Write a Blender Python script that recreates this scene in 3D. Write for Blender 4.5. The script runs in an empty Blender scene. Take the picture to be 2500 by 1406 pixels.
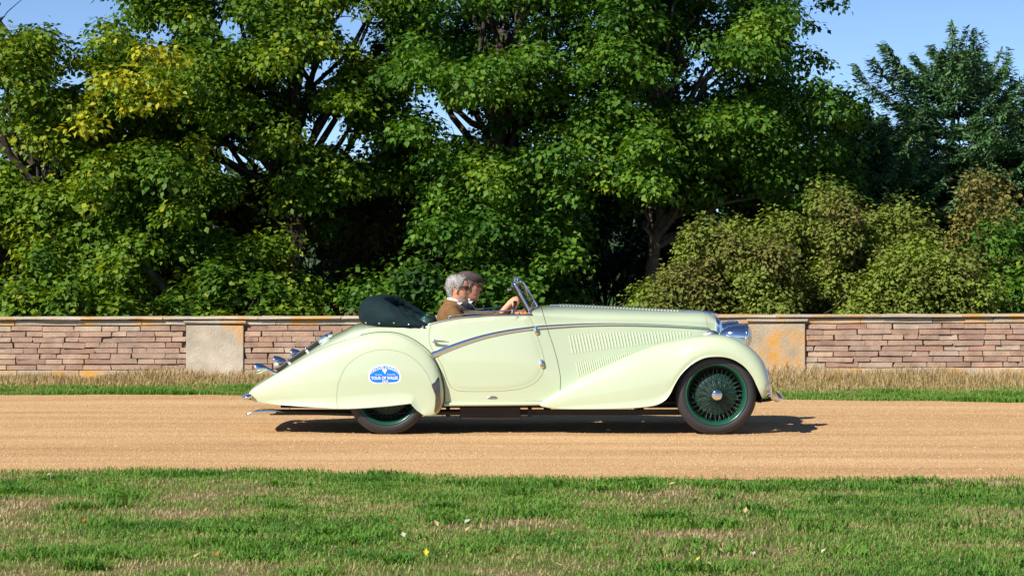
import bpy, bmesh, math, random
import numpy as np
from mathutils import Vector, Matrix
from mathutils.bvhtree import BVHTree

R = math.radians
scene = bpy.context.scene
col = scene.collection
rng = np.random.default_rng(7)
random.seed(7)

# ------------------------------------------------------------------ camera
CAM_D, CAM_H = 20.0, 1.70          # distance to the near side of the car, eye height
FPX, HOR = 5424.0, 603.0           # focal length and horizon row, in pixels of the photograph
cam_data = bpy.data.cameras.new('camera')
cam = bpy.data.objects.new('camera', cam_data)
col.objects.link(cam)
cam.location = (0, -CAM_D, CAM_H)
cam.rotation_euler = (R(90), 0, 0)
cam_data.sensor_width = 36.0
cam_data.lens = FPX / 2500 * 36
cam_data.shift_y = -(703 - HOR) / 2500
cam_data.clip_end = 2000
scene.camera = cam

# ------------------------------------------------------------------ sky, sun, exposure
SUN_TRAVEL = Vector((0.88, 0.90, -1.0)).normalized()
world = bpy.data.worlds.new('World')
scene.world = world
world.use_nodes = True
wn = world.node_tree
wn.nodes.clear()
sky = wn.nodes.new('ShaderNodeTexSky')
sky.sky_type = 'NISHITA'
sky.sun_disc = False
to_sun = -SUN_TRAVEL
sky.sun_elevation = math.asin(to_sun.z)
sky.sun_rotation = math.atan2(to_sun.x, to_sun.y)
sky.altitude = 0
sky.air_density = 0.5
sky.dust_density = 0.0
sky.ozone_density = 4.0
bg = wn.nodes.new('ShaderNodeBackground')
bg.inputs['Strength'].default_value = 0.085
wo = wn.nodes.new('ShaderNodeOutputWorld')
wn.links.new(sky.outputs[0], bg.inputs[0])
wn.links.new(bg.outputs[0], wo.inputs[0])

sun_data = bpy.data.lights.new('sun', 'SUN')
sun_data.energy = 4.6
sun_data.angle = R(0.53)
sun_data.color = (1.0, 0.94, 0.85)
sun = bpy.data.objects.new('sun', sun_data)
col.objects.link(sun)
sun.rotation_euler = SUN_TRAVEL.to_track_quat('-Z', 'Y').to_euler()
sun.location = (-30, -30, 40)

scene.view_settings.view_transform = 'Standard'
scene.view_settings.look = 'None'
scene.view_settings.exposure = 0.75
scene.view_settings.gamma = 1.0
scene.view_settings.use_curve_mapping = False
scene.render.engine = 'CYCLES'
scene.cycles.use_denoising = True
scene.cycles.max_bounces = 8
scene.cycles.transparent_max_bounces = 8

# ------------------------------------------------------------------ helpers
def P(px, py, y):
    """a pixel of the photograph at depth y -> X, Z in metres"""
    k = (CAM_D + y) / FPX
    return (px - 1250) * k, CAM_H - (py - HOR) * k

def ground_at(px, py):
    d = CAM_H * FPX / (py - HOR)
    return (px - 1250) * d / FPX, d - CAM_D

def tag(o, label=None, cat=None, group=None, kind=None):
    if label: o['label'] = label
    if cat: o['category'] = cat
    if group: o['group'] = group
    if kind: o['kind'] = kind
    return o

def empty(name, loc):
    o = bpy.data.objects.new(name, None)
    o.location = loc
    o.empty_display_size = 0.1
    col.objects.link(o)
    return o

def adopt(o, parent):
    o.parent = parent
    if parent.type == 'EMPTY':
        o.matrix_parent_inverse = Matrix.Translation(-Vector(parent.location))
    return o

def link_mesh(name, me, mat=None, parent=None):
    o = bpy.data.objects.new(name, me)
    col.objects.link(o)
    if mat is not None and len(me.materials) == 0:
        me.materials.append(mat)
    if parent is not None:
        adopt(o, parent)
    return o

def mk(name, V, F, mat, parent=None, smooth=True):
    me = bpy.data.meshes.new(name)
    me.from_pydata([tuple(map(float, v)) for v in V], [], [tuple(map(int, f)) for f in F])
    me.update()
    if smooth:
        me.polygons.foreach_set('use_smooth', [True] * len(me.polygons))
    return link_mesh(name, me, mat, parent)

def arrays_mesh(name, V, T, mat, tint=None, parent=None, smooth=True):
    """big triangle meshes from numpy arrays"""
    me = bpy.data.meshes.new(name)
    nv, nt = len(V), len(T)
    me.vertices.add(nv)
    me.vertices.foreach_set('co', np.ascontiguousarray(V, dtype=np.float32).ravel())
    me.loops.add(nt * 3)
    me.loops.foreach_set('vertex_index', np.ascontiguousarray(T, dtype=np.int32).ravel())
    me.polygons.add(nt)
    me.polygons.foreach_set('loop_start', np.arange(0, nt * 3, 3, dtype=np.int32))
    try:
        me.polygons.foreach_set('loop_total', np.full(nt, 3, dtype=np.int32))
    except Exception:
        pass
    if smooth:
        me.polygons.foreach_set('use_smooth', np.ones(nt, dtype=bool))
    if tint is not None:
        a = me.attributes.new('tint', 'FLOAT', 'POINT')
        a.data.foreach_set('value', np.ascontiguousarray(tint, dtype=np.float32))
    me.update()
    me.validate()
    return link_mesh(name, me, mat, parent)

def grid_faces(nu, nv, close_v=False, flip=False):
    F = []
    for i in range(nu - 1):
        for j in range(nv if close_v else nv - 1):
            j2 = (j + 1) % nv
            f = (i * nv + j, (i + 1) * nv + j, (i + 1) * nv + j2, i * nv + j2)
            F.append(f[::-1] if flip else f)
    return F

def pchip(xs, ys):
    """monotone cubic interpolation"""
    xs = np.asarray(xs, float); ys = np.asarray(ys, float)
    o = np.argsort(xs); xs = xs[o]; ys = ys[o]
    h = np.diff(xs); d = np.diff(ys) / h
    m = np.zeros_like(xs)
    m[0], m[-1] = d[0], d[-1]
    for i in range(1, len(xs) - 1):
        if d[i - 1] * d[i] > 0:
            w1, w2 = 2 * h[i] + h[i - 1], h[i] + 2 * h[i - 1]
            m[i] = (w1 + w2) / (w1 / d[i - 1] + w2 / d[i])
    def f(x):
        x = np.clip(np.asarray(x, float), xs[0], xs[-1])
        i = np.clip(np.searchsorted(xs, x, side='right') - 1, 0, len(xs) - 2)
        t = (x - xs[i]) / h[i]
        return ((1 + 2 * t) * (1 - t) ** 2 * ys[i] + t * (1 - t) ** 2 * h[i] * m[i]
                + t * t * (3 - 2 * t) * ys[i + 1] + t * t * (t - 1) * h[i] * m[i + 1])
    return f

def spline(pts, n, closed=False):
    """Catmull-Rom through points (any dimension), n samples spread by chord length"""
    p = np.asarray(pts, float)
    if closed:
        p = np.vstack([p[-1], p, p[0], p[1]])
    else:
        p = np.vstack([2 * p[0] - p[1], p, 2 * p[-1] - p[-2]])
    out = []
    for i in range(1, len(p) - 2):
        for t in np.linspace(0, 1, 24, endpoint=False):
            a, b, c, d = p[i - 1], p[i], p[i + 1], p[i + 2]
            out.append(0.5 * ((2 * b) + (-a + c) * t + (2 * a - 5 * b + 4 * c - d) * t * t + (-a + 3 * b - 3 * c + d) * t ** 3))
    out.append(p[-2])
    out = np.array(out)
    L = np.concatenate([[0], np.cumsum(np.linalg.norm(np.diff(out, axis=0), axis=1))])
    s = np.linspace(0, L[-1], n, endpoint=not closed)
    return np.stack([np.interp(s, L, out[:, k]) for k in range(out.shape[1])], 1)

def tube_geo(pts, radii, seg=10, caps=True, flat=None):
    """tapered tube along a polyline; hemispherical ends when caps"""
    pts = np.asarray(pts, float); radii = np.asarray(radii, float) * np.ones(len(pts))
    if caps:
        a = pts[0] - pts[1]; a /= np.linalg.norm(a) + 1e-9
        b = pts[-1] - pts[-2]; b /= np.linalg.norm(b) + 1e-9
        hp, hr, tp, tr = [], [], [], []
        for ang in (80, 55, 28):
            hp.append(pts[0] + a * radii[0] * math.sin(R(ang))); hr.append(radii[0] * math.cos(R(ang)))
            tp.append(pts[-1] + b * radii[-1] * math.sin(R(ang))); tr.append(radii[-1] * math.cos(R(ang)))
        pts = np.vstack([hp, pts, tp[::-1]]); radii = np.concatenate([hr, radii, tr[::-1]])
    n = len(pts)
    T = np.gradient(pts, axis=0)
    T /= np.linalg.norm(T, axis=1)[:, None] + 1e-12
    up = np.array([0, 0, 1.0]) if abs(T[0][2]) < 0.9 else np.array([0, 1.0, 0])
    N = up - T[0] * up.dot(T[0]); N /= np.linalg.norm(N)
    V = []
    for i in range(n):
        N = N - T[i] * N.dot(T[i]); N /= np.linalg.norm(N) + 1e-12
        B = np.cross(T[i], N)
        for k in range(seg):
            c, s = math.cos(2 * math.pi * k / seg), math.sin(2 * math.pi * k / seg)
            V.append(pts[i] + (N * c + B * s) * radii[i])
    F = grid_faces(n, seg, True, True)
    F.append(tuple(range(seg))); F.append(tuple(range((n - 1) * seg, n * seg))[::-1])
    return V, F

def join_geo(parts):
    V, F = [], []
    for v, f in parts:
        k = len(V)
        V.extend(v); F.extend([tuple(i + k for i in q) for q in f])
    return V, F

def tube(name, pts, radii, mat, parent=None, seg=10, caps=True):
    V, F = tube_geo(pts, radii, seg, caps)
    return mk(name, V, F, mat, parent)

def lathe_geo(profile, seg=32, axis='y', centre=(0, 0, 0)):
    """profile: (radius, along-axis) pairs turned about an axis"""
    V = []
    for r, a in profile:
        for k in range(seg):
            c, s = math.cos(2 * math.pi * k / seg) * r, math.sin(2 * math.pi * k / seg) * r
            if axis == 'y': p = (c, a, s)
            elif axis == 'x': p = (a, c, s)
            else: p = (c, s, a)
            V.append((p[0] + centre[0], p[1] + centre[1], p[2] + centre[2]))
    return V, grid_faces(len(profile), seg, True)

def box_geo(x0, x1, y0, y1, z0, z1):
    V = [(x, y, z) for x in (x0, x1) for y in (y0, y1) for z in (z0, z1)]
    F = [(0, 1, 3, 2), (4, 6, 7, 5), (0, 4, 5, 1), (2, 3, 7, 6), (0, 2, 6, 4), (1, 5, 7, 3)]
    return V, F

def bevel(o, w=0.004, seg=2):
    m = o.modifiers.new('bevel', 'BEVEL'); m.width = w; m.segments = seg; m.limit_method = 'ANGLE'
    return o

def noise2(x, y, seed=0):
    """smooth value noise, 0..1"""
    x = np.asarray(x, float); y = np.asarray(y, float)
    xi, yi = np.floor(x).astype(np.int64), np.floor(y).astype(np.int64)
    xf, yf = x - xi, y - yi
    u, v = xf * xf * (3 - 2 * xf), yf * yf * (3 - 2 * yf)
    def h(a, b):
        n = (a * 374761393 + b * 668265263 + seed * 974634777) & 0x7fffffff
        n = (n ^ (n >> 13)) * 1274126177 & 0x7fffffff
        return ((n ^ (n >> 16)) & 0xffff) / 65535.0
    return (h(xi, yi) * (1 - u) + h(xi + 1, yi) * u) * (1 - v) + (h(xi, yi + 1) * (1 - u) + h(xi + 1, yi + 1) * u) * v

def fbm2(x, y, seed=0, octaves=4):
    a, s, t = 0.0, 1.0, 0.0
    for k in range(octaves):
        a = a + noise2(x * 2 ** k, y * 2 ** k, seed + k) * s
        t += s; s *= 0.5
    return a / t

# ------------------------------------------------------------------ materials
def srgb(r, g, b):
    f = lambda c: (c / 255 / 12.92) if c <= 10 else ((c / 255 + 0.055) / 1.055) ** 2.4
    return (f(r), f(g), f(b), 1.0)

def new_mat(name):
    m = bpy.data.materials.new(name); m.use_nodes = True
    nt = m.node_tree
    return m, nt, nt.nodes['Principled BSDF']

def plain(name, c, rough=0.5, metal=0.0, spec=0.5, coat=0.0, noise=0.0, nscale=8.0, bump=0.0, bscale=60.0, sheen=0.0):
    m, nt, b = new_mat(name)
    b.inputs['Base Color'].default_value = (*c[:3], 1)
    b.inputs['Roughness'].default_value = rough
    b.inputs['Metallic'].default_value = metal
    b.inputs['Specular IOR Level'].default_value = spec
    b.inputs['Coat Weight'].default_value = coat
    b.inputs['Coat Roughness'].default_value = 0.04
    b.inputs['Sheen Weight'].default_value = sheen
    tc = nt.nodes.new('ShaderNodeTexCoord')
    if noise:
        n = nt.nodes.new('ShaderNodeTexNoise'); n.inputs['Scale'].default_value = nscale; n.inputs['Detail'].default_value = 6
        nt.links.new(tc.outputs['Object'], n.inputs['Vector'])
        mr = nt.nodes.new('ShaderNodeMapRange'); mr.inputs[1].default_value = 0.3; mr.inputs[2].default_value = 0.7
        mr.inputs[3].default_value = 1 - noise; mr.inputs[4].default_value = 1 + noise
        nt.links.new(n.outputs[0], mr.inputs[0])
        mx = nt.nodes.new('ShaderNodeVectorMath'); mx.operation = 'SCALE'
        mx.inputs[0].default_value = c[:3]
        nt.links.new(mr.outputs[0], mx.inputs['Scale'])
        nt.links.new(mx.outputs[0], b.inputs['Base Color'])
    if bump:
        n2 = nt.nodes.new('ShaderNodeTexNoise'); n2.inputs['Scale'].default_value = bscale; n2.inputs['Detail'].default_value = 8
        nt.links.new(tc.outputs['Object'], n2.inputs['Vector'])
        bp = nt.nodes.new('ShaderNodeBump'); bp.inputs['Strength'].default_value = bump; bp.inputs['Distance'].default_value = 0.01
        nt.links.new(n2.outputs[0], bp.inputs['Height']); nt.links.new(bp.outputs[0], b.inputs['Normal'])
    return m

def ramp_node(nt, stops):
    r = nt.nodes.new('ShaderNodeValToRGB')
    while len(r.color_ramp.elements) < len(stops): r.color_ramp.elements.new(0.5)
    for e, (p, c) in zip(r.color_ramp.elements, stops):
        e.position = p; e.color = (*c[:3], 1)
    return r

def leafy(name, stops, trans=0.3, rough=0.5, spec=0.35, gain=1.0):
    """foliage coloured by the per-leaf attribute tint"""
    m, nt, b = new_mat(name)
    at = nt.nodes.new('ShaderNodeAttribute'); at.attribute_name = 'tint'
    rp = ramp_node(nt, [(p, tuple(min(0.8, q * gain) for q in c[:3])) for p, c in stops])
    nt.links.new(at.outputs['Fac'], rp.inputs[0])
    nt.links.new(rp.outputs[0], b.inputs['Base Color'])
    b.inputs['Roughness'].default_value = rough
    b.inputs['Specular IOR Level'].default_value = spec
    tr = nt.nodes.new('ShaderNodeBsdfTranslucent')
    hs = nt.nodes.new('ShaderNodeHueSaturation'); hs.inputs['Hue'].default_value = 0.485; hs.inputs['Saturation'].default_value = 1.15; hs.inputs['Value'].default_value = 1.3
    nt.links.new(rp.outputs[0], hs.inputs['Color']); nt.links.new(hs.outputs[0], tr.inputs[0])
    mix = nt.nodes.new('ShaderNodeMixShader'); mix.inputs[0].default_value = trans
    nt.links.new(b.outputs[0], mix.inputs[1]); nt.links.new(tr.outputs[0], mix.inputs[2])
    nt.links.new(mix.outputs[0], nt.nodes['Material Output'].inputs[0])
    return m

def glass_mat(name, tint=(0.9, 0.95, 0.95), alpha=0.12):
    m, nt, b = new_mat(name)
    gl = nt.nodes.new('ShaderNodeBsdfGlossy'); gl.inputs['Roughness'].default_value = 0.02
    tr = nt.nodes.new('ShaderNodeBsdfTransparent'); tr.inputs[0].default_value = (*tint, 1)
    fr = nt.nodes.new('ShaderNodeFresnel'); fr.inputs[0].default_value = 1.5
    mx = nt.nodes.new('ShaderNodeMixShader')
    nt.links.new(fr.outputs[0], mx.inputs[0]); nt.links.new(tr.outputs[0], mx.inputs[1]); nt.links.new(gl.outputs[0], mx.inputs[2])
    nt.links.new(mx.outputs[0], nt.nodes['Material Output'].inputs[0])
    return m

M = {}
M['paint'] = plain('cream_paint', (0.475, 0.55, 0.375), rough=0.28, spec=0.5, coat=1.0)
M['gap'] = plain('panel_gap', (0.30, 0.31, 0.15), rough=0.8)
M['seam_line'] = plain('fender_shade_line', (0.05, 0.07, 0.03), rough=0.7)  # dark colour standing in for shade behind the rear fender's crown
M['chrome'] = plain('chrome', (0.80, 0.82, 0.84), rough=0.06, metal=1.0)
M['guard'] = plain('stone_guard_metal', (0.26, 0.215, 0.17), rough=0.28, metal=1.0, noise=0.2, nscale=12)
M['beard'] = plain('grey_stubble', (0.40, 0.27, 0.20), rough=0.8, noise=0.25, nscale=120)
M['steel'] = plain('dull_steel', (0.45, 0.45, 0.46), rough=0.3, metal=1.0)
M['black'] = plain('black_metal', (0.012, 0.011, 0.010), rough=0.55)
M['chassis'] = plain('chassis_paint', (0.02, 0.014, 0.010), rough=0.6, noise=0.3)
M['rubber'] = plain('tyre_rubber', (0.030, 0.030, 0.034), rough=0.42, spec=0.4, bump=0.05, bscale=120)
M['wheel_green'] = plain('wheel_green', (0.008, 0.070, 0.040), rough=0.3, coat=0.4)
M['wheel_dark'] = plain('wheel_dark_green', (0.008, 0.034, 0.024), rough=0.4)
M['spoke'] = plain('spoke_green', (0.007, 0.034, 0.023), rough=0.35)
M['canvas'] = plain('green_canvas', (0.0042, 0.0155, 0.0185), rough=0.8, spec=0.2, bump=0.12, bscale=18, noise=0.12, nscale=5)
M['leather_green'] = plain('green_leather', (0.012, 0.07, 0.055), rough=0.45, bump=0.1, bscale=90)
M['leather_tan'] = plain('tan_leather', (0.46, 0.20, 0.065), rough=0.5, bump=0.1, bscale=90)
M['strap'] = plain('black_leather', (0.018, 0.018, 0.020), rough=0.5)
M['glass'] = glass_mat('clear_glass')
M['lens'] = plain('lamp_lens', (0.75, 0.76, 0.72), rough=0.12, spec=0.8)
M['red_lens'] = plain('red_lens', (0.35, 0.02, 0.015), rough=0.15)
M['decal_blue'] = plain('decal_blue', srgb(0, 118, 222), rough=0.35)
M['decal_white'] = plain('decal_white', (0.85, 0.85, 0.85), rough=0.4)
M['skin'] = plain('skin', (0.62, 0.29, 0.165), rough=0.5, noise=0.10, nscale=30)
M['skin_ruddy'] = plain('skin_ruddy', (0.54, 0.25, 0.16), rough=0.5, noise=0.10, nscale=30)
M['hair'] = plain('grey_hair', (0.27, 0.26, 0.25), rough=0.65, noise=0.28, nscale=45, bump=0.3, bscale=120)
M['hair_dark'] = plain('brown_grey_hair', (0.10, 0.08, 0.065), rough=0.6, noise=0.4, nscale=70)
M['tweed'] = plain('brown_tweed', (0.17, 0.085, 0.028), rough=0.9, noise=0.2, nscale=160, bump=0.15, bscale=200)
M['cap_tweed'] = plain('dark_tweed', (0.070, 0.046, 0.040), rough=0.9, noise=0.35, nscale=180)
M['navy'] = plain('navy_cloth', (0.010, 0.014, 0.030), rough=0.85, noise=0.2, nscale=150)
M['tie'] = plain('blue_tie', (0.012, 0.030, 0.095), rough=0.55)
M['shirt'] = plain('white_shirt', (0.78, 0.78, 0.80), rough=0.8)
M['sunglass'] = plain('dark_lenses', (0.008, 0.007, 0.006), rough=0.08, spec=0.8)

# ================================================================== ground, road, verges
def ground_mat():
    m, nt, b = new_mat('soil_and_turf')
    tc = nt.nodes.new('ShaderNodeTexCoord')
    n = nt.nodes.new('ShaderNodeTexNoise'); n.inputs['Scale'].default_value = 1.1; n.inputs['Detail'].default_value = 8; n.inputs['Roughness'].default_value = 0.65
    nt.links.new(tc.outputs['Object'], n.inputs['Vector'])
    r = ramp_node(nt, [(0.30, (0.075, 0.125, 0.028)), (0.46, (0.12, 0.14, 0.040)), (0.58, (0.20, 0.155, 0.080)), (0.75, (0.26, 0.19, 0.12))])
    nt.links.new(n.outputs[0], r.inputs[0]); nt.links.new(r.outputs[0], b.inputs['Base Color'])
    b.inputs['Roughness'].default_value = 0.95; b.inputs['Specular IOR Level'].default_value = 0.1
    n2 = nt.nodes.new('ShaderNodeTexNoise'); n2.inputs['Scale'].default_value = 40; n2.inputs['Detail'].default_value = 8
    nt.links.new(tc.outputs['Object'], n2.inputs['Vector'])
    bp = nt.nodes.new('ShaderNodeBump'); bp.inputs['Strength'].default_value = 0.8; bp.inputs['Distance'].default_value = 0.03
    nt.links.new(n2.outputs[0], bp.inputs['Height']); nt.links.new(bp.outputs[0], b.inputs['Normal'])
    return m

def gravel_mat():
    m, nt, b = new_mat('golden_gravel')
    tc = nt.nodes.new('ShaderNodeTexCoord')
    mp = nt.nodes.new('ShaderNodeMapping'); mp.inputs['Scale'].default_value = (0.13, 1.35, 1)
    nt.links.new(tc.outputs['Object'], mp.inputs[0])
    n = nt.nodes.new('ShaderNodeTexNoise'); n.inputs['Scale'].default_value = 1.2; n.inputs['Detail'].default_value = 7; n.inputs['Roughness'].default_value = 0.6
    nt.links.new(mp.outputs[0], n.inputs['Vector'])
    r = ramp_node(nt, [(0.34, (0.43, 0.25, 0.115)), (0.5, (0.54, 0.335, 0.16)), (0.66, (0.62, 0.41, 0.22))])
    nt.links.new(n.outputs[0], r.inputs[0])
    v = nt.nodes.new('ShaderNodeTexVoronoi'); v.inputs['Scale'].default_value = 75
    nt.links.new(tc.outputs['Object'], v.inputs['Vector'])
    hsv = nt.nodes.new('ShaderNodeSeparateColor'); nt.links.new(v.outputs['Color'], hsv.inputs[0])
    mr = nt.nodes.new('ShaderNodeMapRange'); mr.inputs[3].default_value = 0.72; mr.inputs[4].default_value = 1.22
    nt.links.new(hsv.outputs[0], mr.inputs[0])
    mx = nt.nodes.new('ShaderNodeVectorMath'); mx.operation = 'SCALE'
    nt.links.new(r.outputs[0], mx.inputs[0]); nt.links.new(mr.outputs[0], mx.inputs['Scale'])
    nt.links.new(mx.outputs[0], b.inputs['Base Color'])
    b.inputs['Roughness'].default_value = 0.9; b.inputs['Specular IOR Level'].default_value = 0.15
    bp = nt.nodes.new('ShaderNodeBump'); bp.inputs['Strength'].default_value = 0.7; bp.inputs['Distance'].default_value = 0.012; bp.invert = True
    nt.links.new(v.outputs['Distance'], bp.inputs['Height']); nt.links.new(bp.outputs[0], b.inputs['Normal'])
    return m

M['ground'] = ground_mat()
M['gravel'] = gravel_mat()
tag(mk('ground', [(-400, -60, 0), (400, -60, 0), (400, 700, 0), (-400, 700, 0)], [(0, 1, 2, 3)], M['ground'], smooth=False), kind='structure')

near_pts = [ground_at(*p) for p in [(0, 1145), (300, 1146), (600, 1148), (1050, 1157), (1250, 1160), (1600, 1161), (2000, 1163), (2500, 1163)]]
far_pts = [ground_at(*p) for p in [(0, 965), (560, 965), (1200, 969), (1900, 976), (2500, 983)]]
near_pts = [(-60, near_pts[0][1] + 0.6), (-12, near_pts[0][1] + 0.15)] + near_pts + [(12, near_pts[-1][1] - 0.1), (60, near_pts[-1][1] - 0.4)]
far_pts = [(-60, far_pts[0][1] + 0.9), (-12, far_pts[0][1] + 0.25)] + far_pts + [(12, far_pts[-1][1] - 0.3), (60, far_pts[-1][1] - 1.2)]
near_f = pchip([p[0] for p in near_pts], [p[1] for p in near_pts])
far_f = pchip([p[0] for p in far_pts], [p[1] for p in far_pts])
def near_edge(x): return near_f(x) - 0.24 + (fbm2(np.asarray(x) * 1.6, 0 * np.asarray(x), 3) - 0.5) * 0.44
def far_edge(x): return far_f(x) + (fbm2(np.asarray(x) * 1.3, 0 * np.asarray(x) + 9, 5) - 0.5) * 0.35

xs = np.concatenate([np.linspace(-60, -13, 40), np.linspace(-12, 12, 320), np.linspace(13, 60, 40)])
V, nrow = [], 6
for x in xs:
    a, b_ = float(near_edge(x)), float(far_edge(x))
    for k in range(nrow):
        V.append((x, a + (b_ - a) * k / (nrow - 1), 0.004))
tag(mk('gravel_road', V, grid_faces(len(xs), nrow, flip=False), M['gravel'], smooth=False), kind='structure')

# loose stones on the gravel: nobody could count them
def scatter_stones(n, xr, seed, s0, s1, edge=None):
    r = np.random.default_rng(seed)
    x = r.uniform(*xr, n)
    a, b_ = near_edge(x), far_edge(x)
    if edge is None:
        y = a + (b_ - a) * r.random(n)
    else:
        y = a + edge * np.abs(r.normal(0, 1, n))
    s = r.uniform(s0, s1, n) * (0.6 + 0.8 * r.random(n) ** 3)
    base = np.array([(1, 0, 0), (0, 1, 0), (-1, 0, 0), (0, -1, 0), (0, 0, 0.8), (0, 0, -0.6)])
    tri = np.array([(0, 1, 4), (1, 2, 4), (2, 3, 4), (3, 0, 4)])
    V = base[None] * s[:, None, None] * r.uniform(0.55, 1.35, (n, 6, 3))
    an = r.uniform(0, 6.28, n); c, q = np.cos(an), np.sin(an)
    X = V[:, :, 0] * c[:, None] - V[:, :, 1] * q[:, None]; Y = V[:, :, 0] * q[:, None] + V[:, :, 1] * c[:, None]
    V = np.stack([X + x[:, None], Y + y[:, None], V[:, :, 2] + 0.004 + s[:, None] * 0.2], 2)
    T = tri[None] + (np.arange(n) * 6)[:, None, None]
    return V.reshape(-1, 3), T.reshape(-1, 3), np.repeat(r.random(n), 6)
Va, Ta, ta = scatter_stones(70000, (-6.5, 6.5), 11, 0.0035, 0.0085)
M['stone_bits'] = leafy('gravel_stones', [(0.0, (0.34, 0.195, 0.09)), (0.4, (0.54, 0.34, 0.165)), (0.8, (0.58, 0.39, 0.205)), (1.0, (0.60, 0.43, 0.26))], trans=0.0, rough=0.85, spec=0.2)
tag(arrays_mesh('gravel', Va, Ta, M['stone_bits'], ta, smooth=False), 'loose golden gravel stones scattered over the drive', 'gravel', kind='stuff')

# ------------------------------------------------------------------ grass blades
def blades(pos, h, w, lean, tint, seed, droop=0.5):
    """3-triangle bent blades"""
    r = np.random.default_rng(seed); n = len(h)
    an = r.uniform(0, 2 * math.pi, n); d = np.stack([np.cos(an), np.sin(an)], 1)
    side = np.stack([-d[:, 1], d[:, 0]], 1)
    b0 = pos
    mid = pos + np.column_stack([d * (lean * h * 0.35)[:, None], h * 0.6])
    tip = pos + np.column_stack([d * (lean * h)[:, None], h * (1 - droop * lean * 0.5)])
    sw = np.column_stack([side * (w / 2)[:, None], np.zeros(n)])
    V = np.stack([b0 - sw, b0 + sw, mid - sw * 0.8, mid + sw * 0.8, tip], 1)
    T = np.array([(0, 1, 3), (0, 3, 2), (2, 3, 4)])[None] + (np.arange(n) * 5)[:, None, None]
    return V.reshape(-1, 3), T.reshape(-1, 3), np.repeat(tint, 5)

M['grass'] = leafy('grass_blades', [(0.0, (0.045, 0.125, 0.018)), (0.35, (0.095, 0.190, 0.030)), (0.6, (0.150, 0.205, 0.050)), (0.8, (0.22, 0.20, 0.085)), (1.0, (0.33, 0.26, 0.14))], trans=0.38, rough=0.6, spec=0.2, gain=1.55)
M['straw'] = leafy('dry_grass_stems', [(0.0, (0.17, 0.15, 0.05)), (0.4, (0.34, 0.25, 0.105)), (0.75, (0.44, 0.33, 0.16)), (1.0, (0.53, 0.42, 0.24))], trans=0.25, rough=0.7, spec=0.15)

# near lawn
N = 470000
r = np.random.default_rng(21)
x = r.uniform(-8.0, 8.0, N); y = r.uniform(-9.6, -2.6, N)
half = (CAM_D + y) * 1250 / FPX + 0.7
keep = ((np.abs(x) < half) | ((np.abs(x) < half + 3.2) & (r.random(N) < 0.6))) & (y < near_edge(x) + 0.05 * r.random(N))
x, y = x[keep], y[keep]
patch = fbm2(x * 0.9 + 3, y * 1.7, 31, 4)
fine = fbm2(x * 5.0, y * 7.0, 37, 3)
edge_d = near_edge(x) - y
dens = np.clip((0.66 - patch) * 4.5, 0.30, 1.0) * np.clip(0.35 + fine * 1.3, 0.2, 1)
dens = np.where(edge_d < 0.5, np.maximum(dens, 0.75), dens)
# a worn strip beside the drive, right of the middle
bare = np.exp(-((x - 1.75) / 0.75) ** 2 - ((y + 3.82) / 0.10) ** 2)
dens *= 1 - 0.92 * bare
keep = r.random(len(x)) < dens
x, y, patch, fine, edge_d = x[keep], y[keep], patch[keep], fine[keep], edge_d[keep]
n = len(x)
clump = fbm2(x * 2.4 + 7, y * 3.2, 41, 3)
h = 0.015 + 0.036 * np.clip(clump - 0.25, 0, 1) ** 1.2 * (0.5 + r.random(n)) + 0.012 * r.random(n)
h += 0.02 * np.exp(-edge_d / 0.12)
tint = np.clip(0.52 + (patch - 0.5) * 2.0 - (clump - 0.5) * 0.9 + r.normal(0, 0.13, n), 0, 1)
tint = np.where(r.random(n) < 0.05, 0.85 + 0.15 * r.random(n), tint)
Va, Ta, ta = blades(np.column_stack([x, y, np.zeros(n)]), h, r.uniform(0.004, 0.008, n), r.uniform(0.2, 1.3, n), tint, 5)
tag(arrays_mesh('lawn_grass', Va, Ta, M['grass'], ta), 'short patchy green turf in front of the gravel drive', 'grass', kind='stuff')

# broad-leaved tufts in the turf
def tuft_field(n, seed):
    r = np.random.default_rng(seed)
    parts = []
    for k in range(n):
        cy = r.uniform(-8.6, -3.3); cx = r.uniform(-1, 1) * ((CAM_D + cy) * 1250 / FPX + 0.3)
        if cy > float(near_edge(cx)) - 0.1: continue
        m = int(r.uniform(60, 160)); rad = r.uniform(0.05, 0.14)
        p = np.column_stack([cx + r.normal(0, rad, m), cy + r.normal(0, rad * 0.8, m), np.zeros(m)])
        parts.append(blades(p, r.uniform(0.04, 0.085, m), r.uniform(0.006, 0.012, m), r.uniform(0.5, 1.6, m), np.clip(r.normal(0.12 + 0.2 * r.random(), 0.1, m), 0, 1), seed + k))
    V = np.vstack([q[0] for q in parts]); off = np.cumsum([0] + [len(q[0]) for q in parts[:-1]])
    T = np.vstack([q[1] + o for q, o in zip(parts, off)]); t = np.concatenate([q[2] for q in parts])
    return V, T, t
Va, Ta, ta = tuft_field(90, 61)
tag(arrays_mesh('turf_tufts', Va, Ta, M['grass'], ta), 'darker lusher tufts dotted through the near lawn', 'grass', kind='stuff')

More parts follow.
